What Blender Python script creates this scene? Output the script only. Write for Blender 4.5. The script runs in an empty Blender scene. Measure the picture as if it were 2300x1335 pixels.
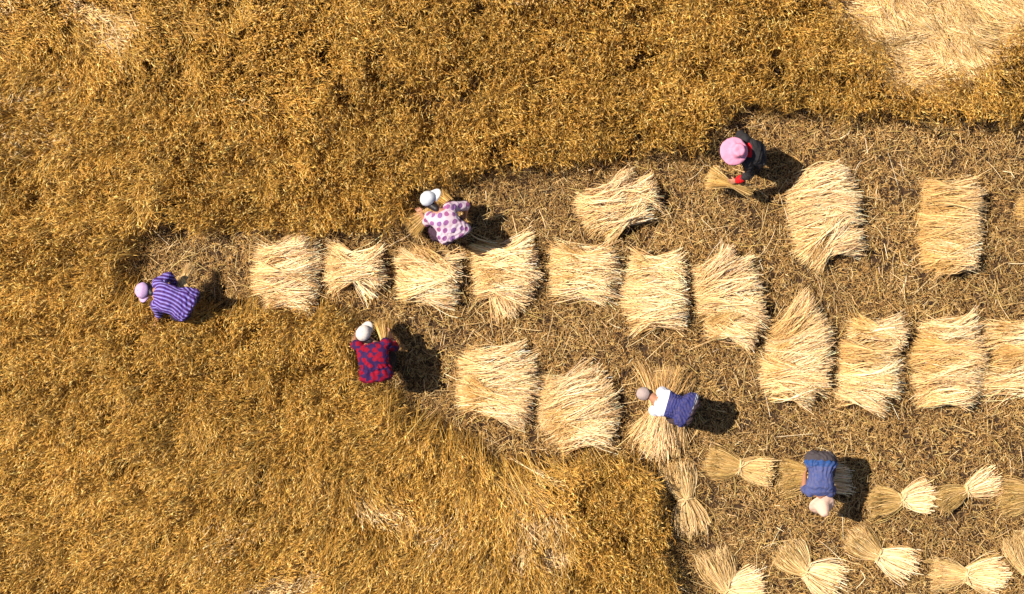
import bpy, math, random
import numpy as np
from mathutils import Vector, noise
PI = math.pi
R = math.radians
rng = np.random.default_rng(11)
random.seed(5)
sc = bpy.context.scene
C = sc.collection

# ------------------------------------------------------------------ camera
CH = 24.0                 # height of the drone
PXM = 165.0               # photo pixels per metre at the ground
cam_d = bpy.data.cameras.new('camera')
cam_d.sensor_width = 36.0
cam_d.lens = 36.0 * CH / (2300.0 / PXM)
cam_d.clip_end = 2000.0
cam = bpy.data.objects.new('camera', cam_d)
cam.location = (0, 0, CH)
C.objects.link(cam)
sc.camera = cam

# ------------------------------------------------------------------ sky and sun
SUN_EL = R(53)
SUN_AZ = R(180 - 16)      # direction towards the sun in the xy plane (math angle)
w = bpy.data.worlds.new('World')
sc.world = w
w.use_nodes = True
nt = w.node_tree
sky = nt.nodes.new('ShaderNodeTexSky')
sky.sky_type = 'NISHITA'
sky.sun_disc = False
sky.sun_elevation = SUN_EL
sky.sun_rotation = PI / 2 - SUN_AZ
nt.nodes['Background'].inputs['Strength'].default_value = 0.06
nt.links.new(sky.outputs[0], nt.nodes['Background'].inputs['Color'])
sd = bpy.data.lights.new('sun', 'SUN')
sd.energy = 5.0
sd.angle = R(0.5)
sd.color = (1.0, 0.885, 0.74)
sun = bpy.data.objects.new('sun', sd)
S = Vector((math.cos(SUN_EL) * math.cos(SUN_AZ), math.cos(SUN_EL) * math.sin(SUN_AZ), math.sin(SUN_EL)))
sun.rotation_euler = S.to_track_quat('Z', 'Y').to_euler()
sun.location = S * 60
C.objects.link(sun)
sc.view_settings.view_transform = 'Standard'
sc.view_settings.look = 'None'
sc.view_settings.exposure = 0.78
sc.view_settings.gamma = 1.0


# ------------------------------------------------------------------ helpers
def W(px, py, z=0.0):
    k = (CH - z) / CH / PXM
    return Vector(((px - 1150.0) * k, -(py - 667.5) * k, z))


def WN(px, py, z=0.0):
    k = (CH - z) / CH / PXM
    return (px - 1150.0) * k, -(py - 667.5) * k


def tag(o, label=None, cat=None, group=None, kind=None):
    if label: o['label'] = label
    if cat: o['category'] = cat
    if group: o['group'] = group
    if kind: o['kind'] = kind
    return o


def empty(name, loc):
    o = bpy.data.objects.new(name, None)
    o.location = loc
    o.empty_display_size = 0.2
    C.objects.link(o)
    return o


def link(name, me, mat, parent=None, loc=None):
    me.materials.clear()
    me.materials.append(mat)
    o = bpy.data.objects.new(name, me)
    C.objects.link(o)
    if parent: o.parent = parent
    if loc is not None: o.location = loc
    return o


def smooth(me):
    me.polygons.foreach_set('use_smooth', np.ones(len(me.polygons), bool))


def mesh_np(name, V, Q, col=None):
    """V (n,3), Q (m,4) quads, col (n,3)"""
    me = bpy.data.meshes.new(name)
    V = np.ascontiguousarray(V, np.float32)
    Q = np.ascontiguousarray(Q, np.int32)
    me.vertices.add(len(V)); me.vertices.foreach_set('co', V.ravel())
    me.loops.add(Q.size); me.loops.foreach_set('vertex_index', Q.ravel())
    me.polygons.add(len(Q))
    me.polygons.foreach_set('loop_start', np.arange(0, Q.size, 4, dtype=np.int32))
    me.update(calc_edges=True)
    if col is not None:
        a = me.color_attributes.new('Col', 'FLOAT_COLOR', 'POINT')
        c = np.ones((len(V), 4), np.float32); c[:, :3] = col
        a.data.foreach_set('color', c.ravel())
    smooth(me)
    return me


def hash2(ix, iy, seed):
    h = (ix.astype(np.int64) * 374761393 + iy.astype(np.int64) * 668265263 + seed * 1442695041) & 0xffffffff
    h = ((h ^ (h >> 13)) * 1274126177) & 0xffffffff
    h = (h ^ (h >> 16)) & 0xffff
    return h / 65535.0


def vnoise(x, y, s, seed=0):
    x = x / s; y = y / s
    ix = np.floor(x); iy = np.floor(y)
    fx = x - ix; fy = y - iy
    fx = fx * fx * (3 - 2 * fx); fy = fy * fy * (3 - 2 * fy)
    a = hash2(ix, iy, seed); b = hash2(ix + 1, iy, seed)
    c = hash2(ix, iy + 1, seed); d = hash2(ix + 1, iy + 1, seed)
    return (a * (1 - fx) + b * fx) * (1 - fy) + (c * (1 - fx) + d * fx) * fy


def fbm(x, y, s, seed=0, o=3):
    r = 0; am = 1; t = 0
    for i in range(o):
        r = r + am * vnoise(x + 31.7 * i, y - 17.3 * i, s, seed + i); t += am
        am *= 0.5; s *= 0.5
    return r / t


def unit(a):
    return a / np.maximum(np.linalg.norm(a, axis=-1, keepdims=True), 1e-9)


def ribbons(P, Wd, col, side=None, ridge=0.35):
    """tent shaped blades along polylines. P (N,K,3) Wd (N,K) half widths, col (N,3) or (N,K,3)"""
    N, K, _ = P.shape
    T = np.empty_like(P)
    T[:, 1:-1] = P[:, 2:] - P[:, :-2]
    T[:, 0] = P[:, 1] - P[:, 0]
    T[:, -1] = P[:, -1] - P[:, -2]
    T = unit(T)
    if side is None:
        up = np.zeros_like(T); up[..., 2] = 1.0
        s = np.cross(T, up)
        s = unit(s)
    else:
        s = np.repeat(side[:, None, :], K, 1)
        s = unit(s - T * (s * T).sum(-1, keepdims=True))
    n = unit(np.cross(s, T))
    a = P - s * Wd[..., None]
    b = P + n * (Wd * ridge * 2)[..., None]
    c = P + s * Wd[..., None]
    V = np.stack([a, b, c], 2).reshape(-1, 3)          # N*K*3
    base = (np.arange(N) * K * 3)[:, None] + (np.arange(K - 1) * 3)[None, :]
    base = base.ravel()
    q1 = np.stack([base, base + 1, base + 4, base + 3], 1)
    q2 = np.stack([base + 1, base + 2, base + 5, base + 4], 1)
    Q = np.concatenate([q1, q2])
    if col.ndim == 2:
        cc = np.repeat(col, K * 3, 0)
    else:
        cc = np.repeat(col.reshape(-1, 3), 3, 0)
    return V, Q, cc


def strips(P, s, Wd, col):
    """flat strips. P (N,K,3), s (N,3) side, Wd (N,K)"""
    N, K, _ = P.shape
    a = P - s[:, None] * Wd[..., None]
    c = P + s[:, None] * Wd[..., None]
    V = np.stack([a, c], 2).reshape(-1, 3)
    base = ((np.arange(N) * K * 2)[:, None] + (np.arange(K - 1) * 2)[None, :]).ravel()
    Q = np.stack([base, base + 1, base + 3, base + 2], 1)
    if col.ndim == 2:
        cc = np.repeat(col, K * 2, 0)
    else:
        cc = np.repeat(col.reshape(-1, 3), 2, 0)
    return V, Q, cc


def merge(parts):
    V = []; Q = []; K = []; n = 0
    for v, q, c in parts:
        V.append(v); Q.append(q + n); K.append(c); n += len(v)
    return np.concatenate(V), np.concatenate(Q), np.concatenate(K)


def palette(n, cols, wts, jit=0.12):
    cols = np.array(cols); wts = np.array(wts, float); wts /= wts.sum()
    i = rng.choice(len(cols), n, p=wts)
    c = cols[i]
    c = c * (1 + rng.normal(0, jit, (n, 1))) * (1 + rng.normal(0, 0.03, (n, 3)))
    return np.clip(c, 0.004, 0.95)


def bounding(points, x, y):
    ins = np.zeros(x.shape, bool)
    n = len(points); j = n - 1
    for i in range(n):
        xi, yi = points[i]; xj, yj = points[j]
        c = ((yi > y) != (yj > y)) & (x < (xj - xi) * (y - yi) / (yj - yi + 1e-12) + xi)
        ins ^= c
        j = i
    return ins


# ------------------------------------------------------------------ materials
def mat_attr(name, rough=0.55, spec=0.3, transl=0.0, gain=1.0):
    m = bpy.data.materials.new(name); m.use_nodes = True
    t = m.node_tree; b = t.nodes['Principled BSDF']
    a = t.nodes.new('ShaderNodeVertexColor'); a.layer_name = 'Col'
    src = a.outputs['Color']
    t.links.new(src, b.inputs['Base Color'])
    b.inputs['Roughness'].default_value = rough
    b.inputs['Specular IOR Level'].default_value = spec
    if transl:
        tr = t.nodes.new('ShaderNodeBsdfTranslucent'); mx = t.nodes.new('ShaderNodeMixShader')
        t.links.new(src, tr.inputs['Color'])
        mx.inputs[0].default_value = transl
        t.links.new(b.outputs[0], mx.inputs[1]); t.links.new(tr.outputs[0], mx.inputs[2])
        t.links.new(mx.outputs[0], t.nodes['Material Output'].inputs['Surface'])
    return m


M_CROP = mat_attr('ripe_crop', 0.5, 0.3, 0.05)
M_STRAW = mat_attr('cut_straw', 0.45, 0.35, 0.04)
M_LITTER = mat_attr('stubble_litter', 0.6, 0.25, 0.03)


def mat_plain(name, col, rough=0.8, bump=0.0, bscale=300.0, mott=0.12, spec=0.25):
    m = bpy.data.materials.new(name); m.use_nodes = True
    t = m.node_tree; b = t.nodes['Principled BSDF']
    tc = t.nodes.new('ShaderNodeTexCoord')
    n = t.nodes.new('ShaderNodeTexNoise'); n.inputs['Scale'].default_value = 14.0; n.inputs['Detail'].default_value = 5
    t.links.new(tc.outputs['Object'], n.inputs['Vector'])
    mx = t.nodes.new('ShaderNodeMixRGB')
    c = np.array(col)
    mx.inputs[1].default_value = (*(c * (1 - mott)), 1); mx.inputs[2].default_value = (*np.clip(c * (1 + mott), 0, 1), 1)
    t.links.new(n.outputs['Fac'], mx.inputs[0])
    t.links.new(mx.outputs[0], b.inputs['Base Color'])
    b.inputs['Roughness'].default_value = rough
    b.inputs['Specular IOR Level'].default_value = spec
    if bump:
        n2 = t.nodes.new('ShaderNodeTexNoise'); n2.inputs['Scale'].default_value = bscale; n2.inputs['Detail'].default_value = 3
        t.links.new(tc.outputs['Object'], n2.inputs['Vector'])
        bp = t.nodes.new('ShaderNodeBump'); bp.inputs['Strength'].default_value = bump; bp.inputs['Distance'].default_value = 0.004
        t.links.new(n2.outputs['Fac'], bp.inputs['Height'])
        t.links.new(bp.outputs[0], b.inputs['Normal'])
    return m


# ------------------------------------------------------------------ ground
def ground():
    m = bpy.data.materials.new('soil'); m.use_nodes = True
    t = m.node_tree; b = t.nodes['Principled BSDF']
    tc = t.nodes.new('ShaderNodeTexCoord')
    n = t.nodes.new('ShaderNodeTexNoise'); n.inputs['Scale'].default_value = 9.0; n.inputs['Detail'].default_value = 12; n.inputs['Roughness'].default_value = 0.75
    t.links.new(tc.outputs['Object'], n.inputs['Vector'])
    cr = t.nodes.new('ShaderNodeValToRGB')
    cr.color_ramp.elements[0].position = 0.35; cr.color_ramp.elements[0].color = (0.020, 0.009, 0.003, 1)
    cr.color_ramp.elements[1].position = 0.7; cr.color_ramp.elements[1].color = (0.075, 0.036, 0.010, 1)
    t.links.new(n.outputs['Fac'], cr.inputs[0]); t.links.new(cr.outputs[0], b.inputs['Base Color'])
    b.inputs['Roughness'].default_value = 0.95
    bp = t.nodes.new('ShaderNodeBump'); bp.inputs['Distance'].default_value = 0.03
    t.links.new(n.outputs['Fac'], bp.inputs['Height']); t.links.new(bp.outputs[0], b.inputs['Normal'])
    g = 300.0
    # finer grid near the field for gentle unevenness
    xs = np.concatenate([[-g, -60, -20], np.linspace(-11, 11, 90), [20, 60, g]])
    ys = np.concatenate([[-g, -60, -20], np.linspace(-8, 8, 66), [20, 60, g]])
    X, Y = np.meshgrid(xs, ys)
    Z = (fbm(X, Y, 0.9, 3) - 0.5) * 0.05
    Z[(abs(X) > 12) | (abs(Y) > 9)] = 0
    V = np.stack([X.ravel(), Y.ravel(), Z.ravel() - 0.02], 1)
    nx = len(xs)
    i, j = np.meshgrid(np.arange(nx - 1), np.arange(len(ys) - 1))
    b0 = (j * nx + i).ravel()
    Q = np.stack([b0, b0 + 1, b0 + nx + 1, b0 + nx], 1)
    o = link('ground', mesh_np('ground', V, Q), m)
    tag(o, kind='structure')


ground()

# ------------------------------------------------------------------ where the crop still stands (photo pixel outline of the cut strip)
CUT = [(3400, 270), (2300, 268), (2200, 268), (2050, 262), (1900, 250), (1800, 240), (1720, 248), (1655, 232), (1625, 262), (1605, 300),
       (1590, 338), (1540, 345), (1480, 335), (1400, 350), (1330, 362), (1200, 372), (1100, 388), (1000, 402), (935, 408),
       (915, 450), (900, 505), (820, 520), (700, 528), (600, 515), (500, 518), (400, 510), (300, 515), (262, 560), (262, 620), (270, 668),
       (330, 690), (450, 700), (560, 690), (640, 700), (700, 706), (765, 690), (790, 720), (785, 800), (810, 870), (870, 900), (905, 945),
       (985, 968), (1060, 1000), (1105, 1060), (1165, 1080), (1245, 1050), (1330, 1040), (1400, 1030), (1440, 1040), (1478, 1095),
       (1495, 1180), (1503, 1270), (1512, 1335), (1530, 1500), (1550, 2300), (3400, 2300)]
LODGED = [(1880, -400), (1868, 0), (1885, 60), (1925, 105), (1985, 160), (2060, 195), (2150, 190), (2195, 160), (2230, 110), (2300, 70),
          (2500, 20), (3000, -30), (3000, -400)]
CUT = [(1150 + (a - 1150) * .983, 667 + (b - 667) * .983) for a, b in CUT]
CUTN = np.array(CUT, float); LODN = np.array(LODGED, float)


def in_cut(px, py):
    j = 9
    dx = (vnoise(px, py, 45, 71) - 0.5) * 2 * j + (vnoise(px, py, 14, 72) - 0.5) * 30
    dy = (vnoise(px, py, 45, 73) - 0.5) * 2 * j + (vnoise(px, py, 14, 74) - 0.5) * 30
    return bounding(CUT, px + dx, py + dy)


# smaller pale, flattened patches: cx, cy, rx, ry, angle(deg, photo y down), strength
PATCH = [(215, 40, 120, 34, 25, 0.8), (60, 225, 110, 20, -12, 0.6), (250, 95, 45, 25, 40, 0.5), (1230, 4, 85, 20, 5, 0.9),
         (870, 1150, 100, 22, 18, 1.1), (1205, 1165, 70, 38, 20, 1.15), (1245, 1235, 32, 72, -8, 1.1), (1170, 1240, 20, 58, 5, 0.8),
         (640, 1318, 115, 34, -15, 1.15), (1215, 1060, 55, 12, 25, 0.6), (560, 235, 55, 8, 8, 0.4), (20, 20, 60, 40, 0, 0.4),
         (530, 1200, 90, 60, -30, 0.25), (100, 300, 110, 60, 0, 0.25), (1010, 1190, 60, 60, -40, 0.3)]


def pale_amount(px, py):
    wob = (vnoise(px, py, 30, 5) - 0.5) * 0.9
    a = np.zeros(px.shape)
    for cx, cy, rx, ry, an, st in PATCH:
        c, s = math.cos(R(an)), math.sin(R(an))
        u = ((px - cx) * c + (py - cy) * s) / rx; v = (-(px - cx) * s + (py - cy) * c) / ry
        d = np.sqrt(u * u + v * v) + wob
        a = np.maximum(a, st * np.clip(1.15 - d, 0, 1) ** 1.2)
    dx = (vnoise(px, py, 60, 8) - 0.5) * 60 + rng.normal(0, 13, px.shape); dy = (vnoise(px, py, 60, 9) - 0.5) * 60 + rng.normal(0, 13, px.shape)
    big = bounding(LODGED, px + dx, py + dy)
    return a, big


# flow of the lean: px, py, tip direction (math degrees, y up), lean(rad), randomness
FLOW = [(60, 60, 330, 0.9, 0.7), (250, 60, 320, 0.9, 0.6), (80, 240, 190, 0.9, 0.6), (80, 500, 195, 0.8, 0.8), (300, 350, 200, 0.7, 0.9),
        (600, 180, 340, 0.6, 1.1), (500, 450, 190, 0.7, 0.9), (850, 330, 200, 0.5, 1.5), (1100, 150, 200, 0.45, 2.2), (1400, 200, 200, 0.45, 2.4),
        (1700, 100, 210, 0.5, 2.0), (2200, 220, 220, 0.6, 1.2), (100, 750, 200, 0.8, 0.8), (400, 800, 205, 0.8, 0.9), (650, 820, 210, 0.7, 1.1),
        (100, 1050, 212, 0.9, 0.6), (350, 1050, 214, 0.9, 0.6), (600, 1000, 214, 0.8, 0.7), (850, 1000, 212, 0.9, 0.6), (200, 1280, 205, 0.8, 0.7),
        (550, 1230, 222, 0.95, 0.45), (800, 1200, 225, 0.9, 0.5), (1000, 1180, 232, 1.05, 0.35), (1080, 1240, 250, 1.0, 0.35), (1130, 1150, 262, 1.0, 0.4),
        (1230, 1200, 285, 1.0, 0.4), (900, 1310, 230, 0.8, 0.6), (1330, 1100, 250, 0.5, 1.6), (1400, 1250, 240, 0.5, 1.6), (870, 1140, 340, 1.0, 0.4),
        (1215, 1060, 330, 1.0, 0.5), (640, 1310, 40, 0.9, 0.5), (1300, 20, 200, 0.6, 1.5)]
FL = np.array(FLOW, float)


def flow(px, py):
    n = len(px); vx = np.zeros(n); vy = np.zeros(n); le = np.zeros(n); ra = np.zeros(n); tw = np.zeros(n)
    for fx, fy, an, l, r in FLOW:
        d2 = (px - fx) ** 2 + (py - fy) ** 2 + 900
        wt = 1 / d2 ** 1.4
        vx += wt * math.cos(R(an)); vy += wt * math.sin(R(an)); le += wt * l; ra += wt * r; tw += wt
    return np.arctan2(vy, vx), le / tw, ra / tw


def lodged_dir(px, py):
    # swirl of the big flattened patch: combed down and to the right, curling at its left rim
    a = np.full(px.shape, R(-32.0))
    t = np.clip((2060 - px) / 150, 0, 1)
    a = a - t * R(28)
    t2 = np.clip((90 - py) / 110, 0, 1) * np.clip((2300 - px) / 350, 0, 1)
    a = a + t2 * R(24)
    a = a + (vnoise(px, py, 90, 21) - 0.5) * R(70)
    return a


CROP_PAL = [(0.516, 0.281, 0.052), (0.619, 0.369, 0.085), (0.403, 0.199, 0.03), (0.75, 0.514, 0.169), (0.159, 0.078, 0.012), (0.459, 0.272, 0.049)]
CROP_W = [5, 4, 4, 1.7, 2.6, 1.2]
PALE_PAL = [(0.66, 0.43, 0.17), (0.76, 0.54, 0.26), (0.54, 0.33, 0.11), (0.84, 0.64, 0.36), (0.32, 0.19, 0.06)]


def crop():
    parts = []
    x0, x1, y0, y1 = -10.2, 10.2, -7.2, 7.2
    # regular standing plants, in tufts
    dens = 1650
    n = int((x1 - x0) * (y1 - y0) * dens)
    x = rng.uniform(x0, x1, n); y = rng.uniform(y0, y1, n)
    px = x * PXM + 1150; py = 667.5 - y * PXM
    # thin out far outside the frame
    out = (px < -160) | (px > 2460) | (py < -160) | (py > 1495)
    keep = ~in_cut(px, py) & (~out | (rng.random(n) < 0.55))
    a, big = pale_amount(px, py)
    keep &= ~big
    # gaps
    g = fbm(x, y, 0.22, 40, 3)
    keep &= rng.random(n) < np.clip((fbm(x, y, 0.14, 41, 2) * .6 + g * .4 - 0.29) * 5.5, 0.16, 1)
    x, y, px, py, a = x[keep], y[keep], px[keep], py[keep], a[keep]
    n = len(x)
    ang, lean, ran = flow(px, py)
    lowf = (vnoise(x, y, 0.35, 50) - 0.5) * 2
    midf = (vnoise(x, y, 0.13, 51) - 0.5) * 2
    phi = ang + (lowf * 0.8 + midf * 1.0) * ran + rng.normal(0, 0.45, n) * (0.5 + ran)
    lean = np.clip(lean + (vnoise(x, y, 0.3, 52) - 0.5) * 0.7 + rng.normal(0, 0.12, n) + a * 0.35, 0.05, 1.35)
    hgt = 0.50 + 0.13 * fbm(x, y, 1.3, 60) + 0.22 * (fbm(x, y, 0.34, 61, 2) - 0.5) + 0.10 * (vnoise(x, y, 0.09, 62) - .5) + 0.11 * (fbm(x * 0.22, y, 0.16, 63, 2) - .5) + rng.normal(0, 0.045, n)
    hgt = np.clip(hgt, 0.25, 0.85) * (1 - 0.25 * a)
    K = 4
    tt = np.linspace(0.0, 1, K)[None, :]
    th = lean[:, None] * (0.35 + 1.05 * tt)                      # angle from the vertical, growing towards the tip
    seg = (hgt / (K - 1))[:, None] / np.cos(lean * 0.6)[:, None]
    dr = np.sin(th) * seg; dz = np.cos(th) * seg
    r = np.cumsum(dr, 1) - dr[:, :1]; z = np.cumsum(dz, 1) - dz[:, :1]
    r = np.concatenate([np.zeros((n, 1)), np.cumsum(dr[:, :-1], 1)], 1)
    z = np.concatenate([np.zeros((n, 1)), np.cumsum(dz[:, :-1], 1)], 1)
    cx, sx = np.cos(phi)[:, None], np.sin(phi)[:, None]
    # centre the leaning plant on its spot
    rm = r[:, -1:] * 0.75
    P = np.stack([x[:, None] + (r - rm) * cx, y[:, None] + (r - rm) * sx, z], 2)
    col = palette(n, CROP_PAL, CROP_W, 0.14)
    tone = 0.80 + 0.40 * fbm(x, y, 0.7, 80, 3)[:, None]
    pc = palette(n, PALE_PAL, [4, 4, 3, 1.5, 1.5], 0.12)
    mix = (rng.random(n) < np.clip(a * 1.15, 0, 1))[:, None]
    left = (np.clip((700 - px) / 900, 0, 1) * 0.06)[:, None]
    col = np.where(mix, pc, np.clip(col * tone * (1 + left), 0, .9))
    azr = rng.uniform(0, 2 * PI, n)
    side = np.stack([np.cos(azr), np.sin(azr), 0.2 * rng.normal(size=n)], 1)
    # stems
    scol = col * 0.85
    stem_w = np.repeat(np.array([[0.0026, 0.0026, 0.0024, 0.002]]), n, 0) * (1 + 0.5 * a[:, None])
    parts.append(strips(P, unit(np.stack([-sx[:, 0], cx[:, 0], 0 * x], 1)), stem_w, scol))
    # ears: folded spindle past the tip, drooping
    tip = P[:, -1]; d0 = unit(P[:, -1] - P[:, -2])
    down = np.clip(rng.normal(0.55, 0.35, n) + 0.25, 0, 1.6)
    hor = np.stack([cx[:, 0], sx[:, 0], 0 * x], 1)
    tw = rng.normal(0, 0.9, n)
    hs = np.stack([-sx[:, 0], cx[:, 0], 0 * x], 1)
    d1 = unit(d0 + hor * 0.5 + hs * tw[:, None] - np.array([0, 0, 1.0]) * down[:, None] * 0.7)
    L = rng.uniform(0.022, 0.042, n)
    E = np.stack([tip - d0 * 0.01, tip + d0 * 0.4 * L[:, None], tip + d0 * 0.4 * L[:, None] + d1 * 0.6 * L[:, None]], 1)
    ew = np.stack([np.full(n, .0035), rng.uniform(0.0045, 0.0072, n), np.full(n, .002)], 1)
    parts.append(ribbons(E, ew, col, side=None, ridge=0.5))
    # awns
    for k in range(3):
        ad = unit(d1 + rng.normal(0, 0.36, (n, 3)))
        A = np.stack([E[:, 1], E[:, 1] + ad * (L * rng.uniform(0.9, 1.7, n))[:, None]], 1)
        aw = np.repeat(np.array([[0.0020, 0.0007]]), n, 0)
        parts.append(strips(A, unit(np.cross(ad, rng.normal(size=(n, 3)))), aw, np.clip(col * 1.12, 0, 0.9)))
    # dry leaves, on two of three plants
    m = rng.random(n) < 0.42
    k = m.sum()
    la = rng.uniform(0, 2 * PI, k); ld = np.stack([np.cos(la), np.sin(la), 0 * la], 1)
    p0 = P[m, 1] * 0.45 + P[m, 2] * 0.55
    ll = rng.uniform(0.04, 0.11, k)[:, None]
    zz = np.array([0, 0, 1.0])
    LP = np.stack([p0, p0 + ld * ll * 0.4 + zz * ll * 0.45, p0 + ld * ll * 0.8 + zz * ll * 0.35, p0 + ld * ll * 1.05 - zz * ll * 0.1], 1)
    lw = np.repeat(np.array([[0.0020, 0.0032, 0.0026, 0.0006]]), k, 0)
    parts.append(ribbons(LP, lw, palette(k, CROP_PAL, [3, 3, 4, 2, 4, 2], 0.18), ridge=0.2))
    V, Q, K_ = merge(parts)
    o = link('standing_crop', mesh_np('standing_crop', V, Q, K_), M_CROP)
    tag(o, 'ripe golden brown grain still standing around the cut strip', 'crop', kind='stuff')

    # flattened pale straw: the big patch and streaks in the small ones
    parts = []
    n = 330000
    xa, ya = WN(1840, -330); xb, yb = WN(2760, 230)
    x = rng.uniform(xa, xb, n); y = rng.uniform(yb, ya, n)
    px = x * PXM + 1150; py = 667.5 - y * PXM
    _, big = pale_amount(px, py)
    near = (px < 2400) & (py > -100)
    big &= near | (rng.random(n) < 0.45)
    x, y, px, py = x[big][:64000], y[big][:64000], px[big][:64000], py[big][:64000]
    ang = lodged_dir(px, py)
    x2 = rng.uniform(-7.3, 2.2, 160000); y2 = rng.uniform(-4.5, 4.5, 160000)
    px2 = x2 * PXM + 1150; py2 = 667.5 - y2 * PXM
    a2, _ = pale_amount(px2, py2)
    k2 = (rng.random(len(x2)) < (a2 - 0.25) * 0.30)
    x2, y2, px2, py2 = x2[k2], y2[k2], px2[k2], py2[k2]
    an2, _, _ = flow(px2, py2)
    x = np.concatenate([x, x2]); y = np.concatenate([y, y2]); ang = np.concatenate([ang, an2])
    n = len(x)
    wave = (vnoise(x, y, 0.25, 90) - 0.5) * 1.3 + (vnoise(x, y, 0.07, 91) - 0.5) * 0.5
    ang = ang + wave + rng.normal(0, 0.20, n)
    Ls = rng.uniform(0.26, 0.6, n)
    base = 0.06 + 0.26 * fbm(x, y, 0.30, 92, 3) + rng.uniform(0, 0.10, n)
    K = 5
    t = np.linspace(-0.5, 0.5, K)[None, :]
    bend = rng.normal(0, 0.35, n)[:, None]
    aa = ang[:, None] + bend * t * 1.3
    sx_ = np.cos(aa) * (Ls / (K - 1))[:, None]; sy_ = np.sin(aa) * (Ls / (K - 1))[:, None]
    X = np.cumsum(sx_, 1); Y = np.cumsum(sy_, 1)
    X = X - X[:, 2:3] + x[:, None]; Y = Y - Y[:, 2:3] + y[:, None]
    Z = base[:, None] + 0.06 * (0.25 - t ** 2) * 2 - 0.05 * t + rng.normal(0, 0.01, (n, K)) + t * rng.normal(0, 0.12, n)[:, None]
    P = np.stack([X, Y, Z], 2)
    wd = np.repeat(np.array([[0.0020, 0.0024, 0.0025, 0.0038, 0.0014]]), n, 0) * rng.uniform(0.7, 1.4, (n, 1))
    col = palette(n, PALE_PAL, [5, 5, 3, 2.5, 2], 0.14) * (0.68 + 0.42 * vnoise(x, y, 0.3, 93)[:, None] + 0.26 * vnoise((x * .85 - y * .53) * .2, x * .53 + y * .85, 0.035, 94)[:, None])
    parts.append(ribbons(P, wd, col))
    V, Q, K_ = merge(parts)
    o = link('flattened_crop', mesh_np('flattened_crop', V, Q, K_), M_STRAW)
    tag(o, 'pale straw coloured crop flattened in swirls inside the standing grain', 'crop', kind='stuff')


crop()

# ------------------------------------------------------------------ stubble and litter
LIT_PAL = [(0.46, 0.262, 0.079), (0.583, 0.362, 0.118), (0.327, 0.176, 0.051), (0.672, 0.451, 0.175), (0.15, 0.077, 0.021), (0.442, 0.271, 0.092), (0.752, 0.561, 0.271)]


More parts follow.
